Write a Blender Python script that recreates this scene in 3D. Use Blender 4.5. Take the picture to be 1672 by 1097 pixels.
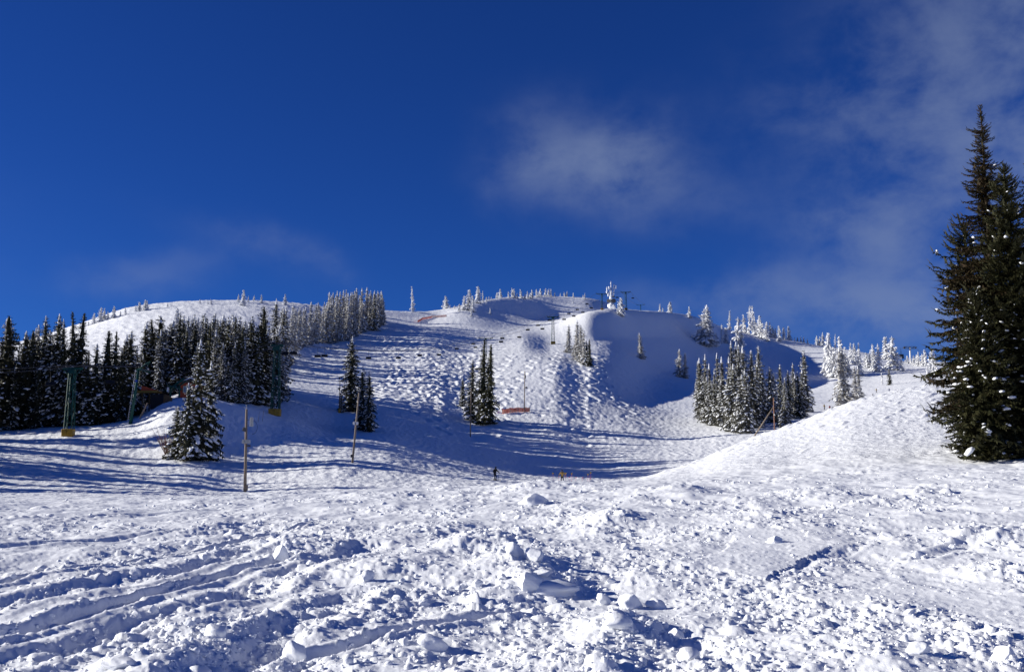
import bpy, math, random
import numpy as np
from mathutils import Vector, Matrix

for _o in list(bpy.data.objects):
    bpy.data.objects.remove(_o)
SC = bpy.context.scene
COL = SC.collection
rad = math.radians

# ------------------------------------------------------------------ camera
IW, IH, LENS = 1672.0, 1097.0, 35.0
FPX = IW * LENS / 36.0
HORIZ = 758.0
PITCH = math.atan((HORIZ - IH / 2) / FPX)
CAMZ = 1.70
cam_d = bpy.data.cameras.new('camera')
cam_d.lens = LENS
cam_d.sensor_width = 36.0
cam_d.clip_start = 0.1
cam_d.clip_end = 20000
cam = bpy.data.objects.new('camera', cam_d)
COL.objects.link(cam)
cam.location = (0, 0, CAMZ)
cam.rotation_euler = (math.pi / 2 + PITCH, 0, 0)
SC.camera = cam

# ------------------------------------------------------------------ light
SUN_EL, SUN_AZ = rad(18.6), rad(-87.0)          # azimuth from +Y, clockwise
SUN_DIR = Vector((math.sin(SUN_AZ) * math.cos(SUN_EL), math.cos(SUN_AZ) * math.cos(SUN_EL), math.sin(SUN_EL)))
sun_d = bpy.data.lights.new('sun', 'SUN')
sun_d.energy = 4.1
sun_d.angle = rad(0.53)
sun_d.color = (1.0, 0.962, 0.87)
sun = bpy.data.objects.new('sun', sun_d)
COL.objects.link(sun)
sun.rotation_euler = (-SUN_DIR).to_track_quat('-Z', 'Y').to_euler()
sun.location = (-60, 20, 60)

SC.view_settings.view_transform = 'Standard'
SC.view_settings.look = 'None'
SC.view_settings.gamma = 1.0
SC.view_settings.exposure = 0.72
SC.view_settings.use_curve_mapping = False
SC.render.engine = 'CYCLES'
SC.cycles.max_bounces = 6
SC.cycles.diffuse_bounces = 3
SC.cycles.use_denoising = True

def px_dir(px, py):
    u = (px - IW / 2) / FPX
    v = (IH / 2 - py) / FPX
    return np.array([u, math.cos(PITCH) - v * math.sin(PITCH), math.sin(PITCH) + v * math.cos(PITCH)])

def unproj(px, py, Y):
    d = px_dir(px, py)
    return d * (Y / d[1]) + np.array([0, 0, CAMZ])

world = bpy.data.worlds.new('World')
SC.world = world
world.use_nodes = True
nt = world.node_tree
nt.nodes.clear()
N = lambda t, **k: [n := nt.nodes.new(t), [setattr(n, a, b) for a, b in k.items()]][0]
LK = nt.links.new
def vmath(op, a, b=None, c=None):
    n = nt.nodes.new('ShaderNodeMath'); n.operation = op
    for i, q in enumerate((a, b, c)):
        if q is None: continue
        if isinstance(q, (int, float)): n.inputs[i].default_value = q
        else: LK(q, n.inputs[i])
    return n.outputs[0]
out = N('ShaderNodeOutputWorld')
bg = N('ShaderNodeBackground')
sky = N('ShaderNodeTexSky', sky_type='NISHITA')
sky.sun_disc = False
sky.sun_elevation = SUN_EL
sky.sun_rotation = SUN_AZ
sky.altitude = 2000
sky.air_density = 1.0
sky.dust_density = 0.0
sky.ozone_density = 3.0
tint = N('ShaderNodeMixRGB', blend_type='MULTIPLY')
tint.inputs[0].default_value = 1.0
tint.inputs[2].default_value = (0.062, 0.180, 0.48, 1)
LK(sky.outputs[0], tint.inputs[1])
tc = N('ShaderNodeTexCoord')
sep = N('ShaderNodeSeparateXYZ')
LK(tc.outputs['Generated'], sep.inputs[0])
az = vmath('ARCTAN2', sep.outputs[0], sep.outputs[1])
el = vmath('ARCSINE', sep.outputs[2])
# thin clouds: soft banks at their bearings, broken up by warped noise
comb = N('ShaderNodeCombineXYZ')
LK(az, comb.inputs[0]); LK(vmath('MULTIPLY', el, 1.35), comb.inputs[1])
nz1 = N('ShaderNodeTexNoise'); nz1.inputs['Scale'].default_value = 13.0; nz1.inputs['Detail'].default_value = 8; nz1.inputs['Roughness'].default_value = 0.6; nz1.inputs['Distortion'].default_value = 0.15
nz2 = N('ShaderNodeTexNoise'); nz2.inputs['Scale'].default_value = 3.2; nz2.inputs['Detail'].default_value = 5; nz2.inputs['Distortion'].default_value = 0.4
LK(comb.outputs[0], nz1.inputs['Vector']); LK(comb.outputs[0], nz2.inputs['Vector'])
warp = N('ShaderNodeTexNoise'); warp.inputs['Scale'].default_value = 5.0; warp.inputs['Detail'].default_value = 6
LK(comb.outputs[0], warp.inputs['Vector'])
wsep = N('ShaderNodeSeparateColor'); LK(warp.outputs['Color'], wsep.inputs[0])
azw = vmath('ADD', az, vmath('MULTIPLY', vmath('SUBTRACT', wsep.outputs[0], 0.5), 0.16))
elw = vmath('ADD', el, vmath('MULTIPLY', vmath('SUBTRACT', wsep.outputs[1], 0.5), 0.12))
def bank(px, py, wx, wy, s, tilt=0.0):
    d = px_dir(px, py); d = d / np.linalg.norm(d)
    a0, e0 = math.atan2(d[0], d[1]), math.asin(d[2])
    sx, sy = wx / FPX, wy / FPX
    da = vmath('SUBTRACT', azw, a0); de = vmath('SUBTRACT', elw, e0)
    if tilt: de = vmath('ADD', de, vmath('MULTIPLY', da, tilt))
    q = vmath('ADD', vmath('POWER', vmath('ABSOLUTE', vmath('DIVIDE', da, sx)), 2.0), vmath('POWER', vmath('ABSOLUTE', vmath('DIVIDE', de, sy)), 2.0))
    return vmath('MULTIPLY', vmath('POWER', 2.718, vmath('MULTIPLY', q, -1.0)), s)
banks = [(985, 255, 105, 66, 1.5, 0.05), (890, 275, 80, 45, 0.8, 0), (1120, 330, 100, 50, 0.22, 0.3), (430, 425, 100, 30, 0.36, 0.3), (230, 458, 100, 24, 0.40, -0.2), (520, 440, 50, 30, 0.2, 0.5),
         (1430, 375, 120, 65, 0.9, 0), (1450, 500, 240, 50, 1.3, 0), (1520, 90, 220, 120, 0.7, -0.3), (1640, 230, 170, 120, 0.6, 0), (1850, 350, 260, 330, 0.9, 0), (2300, 250, 380, 260, 0.7, 0), (1150, 500, 220, 40, 0.22, 0), (-700, 300, 300, 120, 0.5, 0), (4200, 300, 700, 260, 0.7, 0)]
tot = None
for b in banks:
    o_ = bank(*b)
    tot = o_ if tot is None else vmath('ADD', tot, o_)
dens = vmath('ADD', vmath('MULTIPLY', nz1.outputs[0], 0.75), vmath('MULTIPLY', nz2.outputs[0], 0.55))
mr = N('ShaderNodeMapRange'); mr.interpolation_type = 'SMOOTHSTEP'
LK(dens, mr.inputs[0]); mr.inputs[1].default_value = 0.42; mr.inputs[2].default_value = 0.84
cfac = vmath('MULTIPLY', vmath('SUBTRACT', 1.0, vmath('POWER', 2.718, vmath('MULTIPLY', vmath('MULTIPLY', tot, mr.outputs[0]), -0.95))), 0.62)
cl = N('ShaderNodeMixRGB'); LK(cfac, cl.inputs[0]); LK(tint.outputs[0], cl.inputs[1])
cl.inputs[2].default_value = (1.55, 1.95, 2.85, 1)
LK(cl.outputs[0], bg.inputs[0])
bg.inputs[1].default_value = 0.1
LK(bg.outputs[0], out.inputs[0])
# ------------------------------------------------------------------ helpers
def tag(o, label=None, cat=None, group=None, kind=None):
    if label: o['label'] = label
    if cat: o['category'] = cat
    if group: o['group'] = group
    if kind: o['kind'] = kind
    return o

def new_mesh(name, V, Fc, smooth=False, mats=(), midx=None):
    """V (n,3) array; Fc: int array (m,k) of equal-length faces, or list of such arrays"""
    if not isinstance(Fc, (list, tuple)): Fc = [Fc]
    Fc = [np.asarray(f, dtype=np.int32) for f in Fc if len(f)]
    me = bpy.data.meshes.new(name)
    V = np.ascontiguousarray(V, dtype=np.float32)
    me.vertices.add(len(V)); me.vertices.foreach_set('co', V.ravel())
    loops = np.concatenate([f.ravel() for f in Fc])
    tots = np.concatenate([np.full(len(f), f.shape[1], np.int32) for f in Fc])
    starts = np.concatenate([[0], np.cumsum(tots)[:-1]]).astype(np.int32)
    me.loops.add(len(loops)); me.loops.foreach_set('vertex_index', loops)
    me.polygons.add(len(tots)); me.polygons.foreach_set('loop_start', starts); me.polygons.foreach_set('loop_total', tots)
    if smooth: me.polygons.foreach_set('use_smooth', np.ones(len(tots), bool))
    for m in mats: me.materials.append(m)
    if midx is not None: me.polygons.foreach_set('material_index', np.asarray(midx, np.int32))
    me.update(calc_edges=True)
    return me

def link(name, me, parent=None, loc=None):
    o = bpy.data.objects.new(name, me); COL.objects.link(o)
    if parent is not None: o.parent = parent
    if loc is not None: o.location = loc
    return o

def empty(name, loc, label=None, cat=None, group=None, rz=0.0):
    o = bpy.data.objects.new(name, None); COL.objects.link(o)
    o.location = loc; o.rotation_euler = (0, 0, rz); o.empty_display_size = 0.3
    return tag(o, label, cat, group)

# ------------------------------------------------------------------ noise
def _h(ix, iy, seed):
    h = (ix.astype(np.int64) * 374761393 + iy.astype(np.int64) * 668265263 + seed * 974634533) & 0xFFFFFFFF
    h = ((h ^ (h >> 13)) * 1274126177) & 0xFFFFFFFF
    h = ((h ^ (h >> 16)) * 2246822519) & 0xFFFFFFFF
    return ((h ^ (h >> 15)) & 0xFFFFFF) / float(0x1000000)

def perlin(x, y, seed=0):
    ix, iy = np.floor(x), np.floor(y)
    fx, fy = x - ix, y - iy
    u = fx * fx * fx * (fx * (fx * 6 - 15) + 10); v = fy * fy * fy * (fy * (fy * 6 - 15) + 10)
    def g(a, b):
        an = _h(ix + a, iy + b, seed) * (2 * math.pi)
        return np.cos(an) * (fx - a) + np.sin(an) * (fy - b)
    n0 = g(0, 0) * (1 - u) + g(1, 0) * u
    n1 = g(0, 1) * (1 - u) + g(1, 1) * u
    return (n0 * (1 - v) + n1 * v) * 1.5

def fbm(x, y, seed=0, octv=4, gain=0.5):
    s = np.zeros_like(x); a = 1.0
    for i in range(octv):
        s += a * perlin(x, y, seed + i * 17); x = x * 2.03 + 3.1; y = y * 2.03 - 1.7; a *= gain
    return s

def lumps(x, y, size, seed, prob, rmin=0.22, rmax=0.62, squash=0.8):
    """hemispherical lumps of snow, one possible per cell; prob is an array 0..1"""
    gx, gy = x / size, y / size
    ix, iy = np.floor(gx), np.floor(gy)
    best = np.zeros_like(x)
    for a in (-1, 0, 1):
        for b in (-1, 0, 1):
            cx, cy = ix + a, iy + b
            k = _h(cx, cy, seed + 3)
            r = rmin + (rmax - rmin) * _h(cx, cy, seed + 2) ** 2.2
            px_ = cx + _h(cx, cy, seed); py_ = cy + _h(cx, cy, seed + 1)
            an = _h(cx, cy, seed + 4) * 6.283; st = 0.75 + 0.5 * _h(cx, cy, seed + 5)
            dx, dy = gx - px_, gy - py_
            ca, sa = np.cos(an), np.sin(an)
            d2 = ((dx * ca + dy * sa) * st) ** 2 + ((dy * ca - dx * sa) / st) ** 2
            hgt = np.sqrt(np.maximum(0, r * r - d2)) * (k < prob)
            best = np.maximum(best, hgt * (0.6 + 0.7 * k / np.maximum(prob, 0.05)))
    return best * size * squash

def sstep(a, b, x):
    t = np.clip((x - a) / (b - a), 0, 1)
    return t * t * (3 - 2 * t)

def pchip(xk, yk, x):
    xk = np.asarray(xk, float); yk = np.asarray(yk, float)
    h = np.diff(xk); d = np.diff(yk) / h
    m = np.zeros_like(yk)
    w1 = 2 * h[1:] + h[:-1]; w2 = h[1:] + 2 * h[:-1]
    ok = d[:-1] * d[1:] > 0
    with np.errstate(divide='ignore', invalid='ignore'):
        mm = (w1 + w2) / (w1 / d[:-1] + w2 / d[1:])
    m[1:-1] = np.where(ok, mm, 0)
    m[0], m[-1] = d[0], d[-1]
    i = np.clip(np.searchsorted(xk, x) - 1, 0, len(h) - 1)
    t = np.clip((x - xk[i]) / h[i], 0, 1)
    t2, t3 = t * t, t * t * t
    return (2 * t3 - 3 * t2 + 1) * yk[i] + (t3 - 2 * t2 + t) * h[i] * m[i] + (-2 * t3 + 3 * t2) * yk[i + 1] + (t3 - t2) * h[i] * m[i + 1]

# ------------------------------------------------------------------ terrain
# each column: (photo x, then (distance, photo y) for the layers C, C2, D, E, F, G, H, I, J, J2, K)
COLS = [
 (-300, (45,822), (62,814), (90,798), (130,740), (160,697), (210,650), (300,590), (380,560), (420,548), (450,546), (480,545)),
 (   0, (45,824), (62,815), (90,800), (125,745), (160,702), (210,660), (300,610), (370,575), (400,566), (420,563), (440,561)),
 ( 130, (45,823), (62,814), (92,800), (128,752), (160,694), (210,665), (300,610), (370,560), (405,545), (430,537), (455,530)),
 ( 215, (45,822), (62,814), (95,801), (130,757), (162,684), (210,660), (300,602), (370,546), (410,526), (435,512), (460,502)),
 ( 300, (45,819), (62,813), (100,802), (130,760), (168,647), (210,640), (300,592), (380,535), (420,512), (445,501), (470,494)),
 ( 400, (45,816), (62,812), (108,803), (140,752), (178,664), (230,645), (310,592), (390,535), (430,510), (455,498), (480,491)),
 ( 460, (46,812), (62,809), (108,800), (140,752), (190,676), (232,652), (310,605), (400,540), (440,512), (465,500), (490,494)),
 ( 550, (48,807), (64,804), (106,798), (140,748), (195,703), (240,664), (310,615), (400,562), (450,530), (475,515), (500,503)),
 ( 625, (50,803), (65,801), (104,799), (145,748), (205,698), (260,652), (330,608), (420,555), (460,533), (485,519), (510,508)),
 ( 700, (50,800), (66,799), (100,800), (150,760), (215,705), (270,652), (340,602), (430,552), (480,530), (505,518), (530,509)),
 ( 780, (50,797), (66,797), (95,802), (153,775), (228,708), (285,652), (350,602), (450,552), (500,522), (535,504), (570,494)),
 ( 850, (50,795), (66,796), (95,803), (157,784), (225,718), (285,651), (350,598), (450,552), (510,533), (560,515), (640,487)),
 ( 903, (50,793), (66,795), (92,801), (160,786), (225,723), (285,652), (350,597), (450,562), (520,528), (580,521), (660,486)),
 ( 955, (50,791), (64,793), (88,798), (160,787), (225,729), (286,662), (350,607), (450,560), (530,511), (590,516), (670,488)),
 ( 990, (50,790), (62,790), (84,792), (160,789), (222,732), (290,665), (360,608), (468,556), (555,505), (610,513), (680,496)),
 (1045, (50,789), (62,787), (80,782), (155,790), (222,732), (300,669), (400,617), (520,556), (620,507), (665,517), (710,528)),
 (1130, (50,787), (60,782), (88,755), (160,772), (240,717), (345,655), (520,600), (620,556), (700,517), (740,530), (790,545)),
 (1200, (50,785), (60,772), (95,726), (165,762), (255,702), (345,656), (540,610), (650,568), (730,541), (775,550), (815,560)),
 (1300, (48,783), (60,764), (102,691), (170,742), (262,694), (355,662), (530,628), (640,588), (730,558), (770,566), (810,575)),
 (1400, (48,780), (58,758), (110,656), (175,712), (275,682), (380,655), (500,628), (610,594), (700,574), (740,580), (780,588)),
 (1500, (46,777), (57,754), (116,634), (180,680), (270,664), (405,640), (490,620), (580,602), (660,592), (700,598), (740,605)),
 (1672, (44,772), (56,747), (120,608), (185,640), (270,640), (405,628), (490,612), (580,600), (660,592), (700,598), (740,605)),
 (1950, (44,766), (56,738), (125,592), (190,620), (270,630), (405,620), (490,606), (580,598), (660,592), (700,598), (740,605)),
]
NL = len(COLS[0]) - 1
lay_phi = [[] for _ in range(NL)]; lay_r = [[] for _ in range(NL)]; lay_z = [[] for _ in range(NL)]
for c in COLS:
    for k in range(NL):
        Y, py = c[1 + k]
        p = unproj(c[0], py, Y)
        lay_phi[k].append(math.atan2(p[0], p[1])); lay_r[k].append(math.hypot(p[0], p[1])); lay_z[k].append(p[2])

HV = rad(31.0)
NC_IN = 900
inner = np.linspace(-HV, HV, NC_IN)
st = (inner[1] - inner[0]); ex = [HV]
while ex[-1] < math.pi - 0.02:
    st = min(st * 1.22, rad(8)); ex.append(ex[-1] + st)
ex = [e for e in ex[1:] if e < math.pi - 0.01]
PHI = np.concatenate([-np.array(ex[::-1]), inner, np.array(ex)])
rows = [0.35]
while rows[-1] < 6.3: rows.append(rows[-1] * 1.12)
while rows[-1] < 64: rows.append(rows[-1] * 1.0042)
NEAR_ROWS = len(rows)
while rows[-1] < 800: rows.append(rows[-1] * 1.0047)
while rows[-1] < 6000: rows.append(rows[-1] * 1.15)
RR = np.array(rows)
NR, NC = len(RR), len(PHI)

LR = np.zeros((NL, NC)); LZ = np.zeros((NL, NC))
for k in range(NL):
    pk = np.array(lay_phi[k])
    ph = np.clip(PHI, pk[0], pk[-1])
    LR[k] = pchip(pk, lay_r[k], ph); LZ[k] = pchip(pk, lay_z[k], ph)
Z = np.zeros((NR, NC))
for j in range(NC):
    zc, rc = LZ[0, j], LR[0, j]
    rk = np.concatenate([[0, 9, 24], LR[:, j], [LR[-1, j] + 160, 1800, 6100]])
    zl = LZ[-1, j]
    zk = np.concatenate([[0, 0.0, zc * 0.42], LZ[:, j], [zl - 45, zl - 190, zl - 420]])
    Z[:, j] = pchip(rk, zk, RR)
# behind the camera and far out to the sides the snowfield just rolls on
back = sstep(rad(95), rad(140), np.abs(PHI))[None, :]
Z = Z * (1 - back) + back * np.minimum(0.0, -0.02 * (RR[:, None] - 20))
XX = RR[:, None] * np.sin(PHI)[None, :]; YY = RR[:, None] * np.cos(PHI)[None, :]

# ---- foreground relief
def gpt(px, py):
    d = px_dir(px, py); t = (0.12 - CAMZ) / d[2] if d[2] < -1e-4 else 60.0
    return d[0] * t, d[1] * t

nr = NEAR_ROWS + 60
x, y = XX[:nr], YY[:nr]
rr = RR[:nr, None] + 0 * x
R = np.hypot(x, y)

def poly_dist(x, y, pts):
    best = np.full(x.shape, 1e9)
    for (x0, y0), (x1, y1) in zip(pts[:-1], pts[1:]):
        dx, dy = x1 - x0, y1 - y0
        t = np.clip(((x - x0) * dx + (y - y0) * dy) / (dx * dx + dy * dy), 0, 1)
        best = np.minimum(best, np.hypot(x - x0 - t * dx, y - y0 - t * dy))
    return best

rough = np.clip(0.48 + 1.0 * fbm(x / 2.6, y / 4.2, 5, 3), 0.06, 1.0)
rough = np.where(R > 55, rough * (1 - sstep(52, 75, R)), rough)
dz = 0.12 * fbm(x / 5.5, y / 6.5, 21, 3) * sstep(4, 9, R) + 0.075 * fbm(x / 1.6, y / 2.4, 33, 4)
sub = (slice(None), np.abs(PHI) < rad(36))
# cat tracks and ski ruts (photo coordinates of their centre lines, half-width, depth, smooth floor)
RUTS = [
 ([(-250,975),(0,936),(150,914),(280,894),(400,878),(520,856)], 0.10, 0.13, 0.4),
 ([(-300,1030),(0,966),(100,953),(180,940),(290,918),(420,893)], 0.28, 0.16, 1.1),
 ([(-300,1075),(0,1010),(80,997),(160,976),(250,955),(330,938),(470,908)], 0.16, 0.17, 0.4),
 ([(-100,1085),(60,1040),(150,1016),(250,987),(400,957),(520,918),(600,890)], 0.26, 0.14, 1.1),
 ([(300,1085),(400,1046),(450,1012),(520,985),(575,962)], 0.26, 0.16, 0.9),
 ([(440,1052),(560,1030),(650,1008),(740,996),(850,985)], 0.10, 0.12, 0.3),
 ([(100,988),(200,961),(340,931)], 0.035, 0.06, 0.2),
 ([(-200,860),(0,845),(200,836),(420,829)], 0.20, 0.12, 0.5),
 ([(-200,892),(0,882),(170,872),(300,862),(440,852)], 0.22, 0.14, 0.6),
 ([(1500,918),(1580,905),(1672,890)], 0.18, 0.10, 0.5),
 ([(1180,950),(1300,925),(1400,905),(1490,890)], 0.10, 0.03, 0.4),
]
xs, ys = x[sub], y[sub]
dzs, rs = dz[sub].copy(), rough[sub].copy()
for pts, w, dep, rg in RUTS:
    g = [gpt(*p) for p in pts]
    jx = 0.10 * fbm(xs / 0.7, ys / 0.7, 77, 2)
    d = poly_dist(xs + jx, ys + jx, g)
    dzs -= 0.52 * dep * np.exp(-(d / w) ** 4) * (0.8 + 0.4 * perlin(xs / 1.5, ys / 1.5, 9))
    dzs += 0.30 * dep * np.exp(-((d - w * 1.75) / (w * 0.55)) ** 2)
    k = np.exp(-(d / (w * 1.05)) ** 4)
    rs = rs * (1 - k) + k * np.minimum(rg, 1.0) * 0.95
# smooth pressed strips
for pts, w in [([(-150,1015),(0,988),(150,958),(330,922),(440,895)], 0.36), ([(-100,950),(60,935),(200,915),(320,898)], 0.18), ([(-60,1060),(30,1030),(130,1000),(260,965)], 0.14), ([(480,1040),(570,1010),(700,990)], 0.22),
               ([(1420,940),(1560,968),(1672,985),(1800,1000)], 0.75), ([(1450,885),(1560,872),(1640,862)], 0.5), ([(1180,905),(1330,885)], 0.5), ([(1050,815),(1250,820),(1450,822)], 1.2), ([(400,835),(560,832),(700,838)], 0.7), ([(100,885),(240,868)], 0.5)]:
    g = [gpt(*p) for p in pts]
    d = poly_dist(xs, ys, g)
    k = np.exp(-(d / w) ** 4)
    rs *= 1 - 0.93 * k
# heaps and hollows
HEAPS = [(470,892,.20,.7),(530,882,-.14,.5),(800,892,.22,.9),(765,905,-.12,.5),(840,930,.22,.8),(1030,885,-.15,.9),(1000,865,.18,.7),(880,815,.32,1.6),(1090,826,.22,1.5),(1180,815,.16,1.6),(1455,852,.26,1.1),(1490,858,-.14,.8),(1330,835,.2,1.4),(1610,898,.2,.7),(870,950,.18,.55),(960,948,-.07,.5),
         (1010,1010,.14,.4),(1120,1022,-.12,.5),(620,935,.14,.6),(1240,868,.18,.9),(360,860,.16,1.3),(400,868,-.10,1.0),(700,870,.18,1.2),(610,865,-.12,.9),(1640,940,.14,.5),(330,1010,.12,.5),(250,1050,.10,.4),(560,1060,.07,.3),(950,1060,.1,.4),(1400,1045,.10,.5),(1600,1050,.1,.5),(1260,1000,-.07,.5),(760,1040,-.06,.4),
         (1080,795,.2,1.6),(1230,797,.22,2.2),(1000,800,.25,2.4),(760,803,.22,2.2),(640,818,.15,2.0),(1380,800,.2,2.0),(1560,800,.2,2.0)]
for px, py, h, w in HEAPS:
    gx, gy = gpt(px, py)
    k = np.exp(-(((xs - gx) / w) ** 2 + ((ys - gy) / (w * 1.5)) ** 2))
    dzs += (h if py > 806 else h * 0.35) * k
    rs = np.clip(rs + 0.7 * k, 0, 1.1)
# crust slabs lying flat with broken edges
def inside(xq, yq, P):
    c = np.zeros(xq.shape, bool); n = len(P)
    for i in range(n):
        (x0, y0), (x1, y1) = P[i], P[i - 1]
        if y0 == y1: continue
        c ^= ((y0 > yq) != (y1 > yq)) & (xq < (x1 - x0) * (yq - y0) / (y1 - y0) + x0)
    return c
for P, h in [([(1150,924),(1242,945),(1352,906),(1300,886),(1215,880)], .022), ([(1300,962),(1490,985),(1672,1005),(1760,985),(1500,952)], .02)]:
    g = [gpt(*p) for p in P]
    e = 0.22 * fbm(xs / 0.7, ys / 0.7, 91, 5)
    m = inside(xs + e, ys + e, g)
    base_ = np.median(dzs[m]) if m.any() else 0
    dzs = np.where(m, base_ * 0.6 + dzs * 0.4 + h, dzs)
    rs = np.where(m, rs * 0.07, rs)
dz[sub] = dzs; rough[sub] = rs
# clods of broken snow at several sizes
rgh = np.clip(rough, 0, 1)
det = 1 - sstep(58, 82, R)
clod = lumps(x, y, 0.62, 101, rgh ** 3 * 0.07 * (R < 90), 0.2, 0.45, 0.6)
clod = np.maximum(clod, lumps(x, y, 0.30, 111, rgh ** 2 * 0.22, 0.2, 0.55, 0.62))
clod = np.maximum(clod, lumps(x, y, 0.15, 121, rgh * 0.62, 0.22, 0.6, 0.62))
clod = np.maximum(clod, lumps(x, y, 0.075, 131, (0.25 + 0.75 * rgh) * 0.8, 0.25, 0.6, 0.6) * (R < 30))
dz += 0.68 * clod * det
dz += 0.03 * rgh * fbm(x / 0.33, y / 0.33, 141, 3) * det + 0.006 * fbm(x / 0.09, y / 0.09, 151, 2) * (R < 25)
# the mound on the right is wind-packed and smoother, streaked along its slope
md = sstep(62, 44, R) + 0
Z[:nr] += dz * det + 0
ROUGH = rough

# ---- hill relief (from about 60 m outwards)
f0 = NEAR_ROWS - 40
x, y = XX[f0:], YY[f0:]
R = np.hypot(x, y)
fade = sstep(60, 90, R) * (1 - sstep(780, 900, R))
PXc = IW / 2 + FPX * (x / np.maximum(y, 1.0)) * 1.0
PXc = np.where(y > 1, np.clip(PXc, -2500, 4000), 4000)
nearmound = sstep(1000, 1150, PXc) * (1 - sstep(118, 135, R))
mog_mask = sstep(560, 640, PXc) * (1 - sstep(1060, 1150, PXc)) * sstep(205, 260, R) * (1 - sstep(440, 500, R))
mog_mask = np.maximum(mog_mask, 0.75 * sstep(800, 900, PXc) * (1 - sstep(1180, 1300, PXc)) * sstep(180, 220, R) * (1 - sstep(300, 350, R)))
mog_mask = np.maximum(mog_mask, 0.45 * sstep(600, 700, PXc) * (1 - sstep(940, 1000, PXc)) * sstep(400, 440, R) * (1 - sstep(640, 700, R)))
dzh = 0.35 * fbm(x / 26, y / 30, 201, 2) * sstep(95, 160, R)
wx = x + 1.6 * perlin(x / 6, y / 6, 207); wy = y + 1.6 * perlin(x / 6, y / 6, 209)
mg = 1 - np.abs(perlin(wx / 2.4, wy / 3.6, 211)) * 2.2
mo_ = lumps(wx, wy, 2.2, 301, 0.8 + 0 * x, 0.25, 0.62, 0.22) + lumps(wx, wy, 1.2, 311, 0.7 + 0 * x, 0.3, 0.6, 0.25)
dzh += mog_mask * (0.58 * mo_ + 0.09 * fbm(x / 1.15, y / 1.7, 213, 3))
dzh += (0.035 + 0.06 * (1 - nearmound)) * fbm(x / 0.95, y / 1.5, 221, 3)
dzh += 0.07 * fbm(x / 5.0, y / 3.0, 225, 3) * (1 - mog_mask) * (1 - nearmound)
# streaks on the mound
dzh += nearmound * (0.26 * np.clip(perlin((x * 0.6 + y * 0.8) / 2.6, (y * 0.6 - x * 0.8) / 0.55, 231) + 0.25 * perlin(x / 9, y / 9, 235) - 0.27, 0, 1) + 0.022 * fbm(x / 0.4, y / 0.7, 233, 3))
# left hill: wind ripple and old tracks
lh = (1 - sstep(520, 640, PXc)) * sstep(280, 330, R)
dzh += lh * 0.22 * fbm((x + y) / 3.0, (y - x) / 9.0, 241, 3)
# groomed ledges across the valley floor
vf = sstep(100, 120, R) * (1 - sstep(170, 215, R)) * (1 - nearmound)
dzh += vf * (0.09 * fbm(x / 11, y / 4.0, 251, 3) + 0.07 * fbm(x / 2.0, y / 2.2, 255, 3))
# linked ski turns down the fall line
rnd = random.Random(4)
trk = np.zeros_like(x)
hill = (R > 215) & (R < 480) & (PXc > 520) & (PXc < 1150)
hx, hy = x[hill], y[hill]
tz = np.zeros_like(hx)
for i in range(46):
    px0 = rnd.uniform(600, 800) if i < 34 else rnd.uniform(800, 1000)
    y0 = rnd.uniform(300, 430); y1 = y0 - rnd.uniform(50, 120)
    lam = rnd.uniform(9, 17); A = rnd.uniform(1.3, 3.2); ph = rnd.uniform(0, 6.28); dr = rnd.uniform(-0.12, 0.12)
    x0 = (px0 - 836) / FPX * y0
    u = hy - y0
    xc = x0 + (x0 / y0 + dr) * u + A * np.sin(u / lam * 6.283 + ph)
    dxc = np.abs(A * 6.283 / lam * np.cos(u / lam * 6.283 + ph))
    d = (hx - xc) / np.sqrt(1 + dxc ** 2)
    m = sstep(y1 - 6, y1, hy) * (1 - sstep(y0, y0 + 6, hy))
    tz += m * (-0.30 * np.exp(-(d / 0.55) ** 2) + 0.19 * np.exp(-((d - 1.1) / 0.5) ** 2))
trk[hill] = tz
dzh += trk
Z[f0:] += dzh * fade

# ---- snow materials
def snow_material(name, col=(0.88, 0.89, 0.91), scale=18.0, bump=0.35, dist=0.02):
    m = bpy.data.materials.new(name); m.use_nodes = True
    t = m.node_tree; b = t.nodes['Principled BSDF']
    b.inputs['Roughness'].default_value = 0.75
    b.inputs['Specular IOR Level'].default_value = 0.25
    geo = t.nodes.new('ShaderNodeNewGeometry')
    n1 = t.nodes.new('ShaderNodeTexNoise'); n1.inputs['Scale'].default_value = scale; n1.inputs['Detail'].default_value = 5; n1.inputs['Roughness'].default_value = 0.62
    t.links.new(geo.outputs['Position'], n1.inputs['Vector'])
    n2 = t.nodes.new('ShaderNodeTexNoise'); n2.inputs['Scale'].default_value = scale * 0.02; n2.inputs['Detail'].default_value = 4
    t.links.new(geo.outputs['Position'], n2.inputs['Vector'])
    mx = t.nodes.new('ShaderNodeMixRGB'); t.links.new(n2.outputs[0], mx.inputs[0])
    mx.inputs[1].default_value = (col[0] * 0.96, col[1] * 0.97, col[2] * 0.985, 1); mx.inputs[2].default_value = (*col, 1)
    t.links.new(mx.outputs[0], b.inputs['Base Color'])
    bp = t.nodes.new('ShaderNodeBump'); bp.inputs['Strength'].default_value = bump; bp.inputs['Distance'].default_value = dist
    t.links.new(n1.outputs[0], bp.inputs['Height']); t.links.new(bp.outputs[0], b.inputs['Normal'])
    return m
M_SNOW_NEAR = snow_material('snow_near', scale=40, bump=0.5, dist=0.012)
M_SNOW_FAR = snow_material('snow_hill', scale=1.6, bump=0.8, dist=0.22)
M_SNOW = snow_material('snow_load', scale=9, bump=0.3, dist=0.04)

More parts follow.
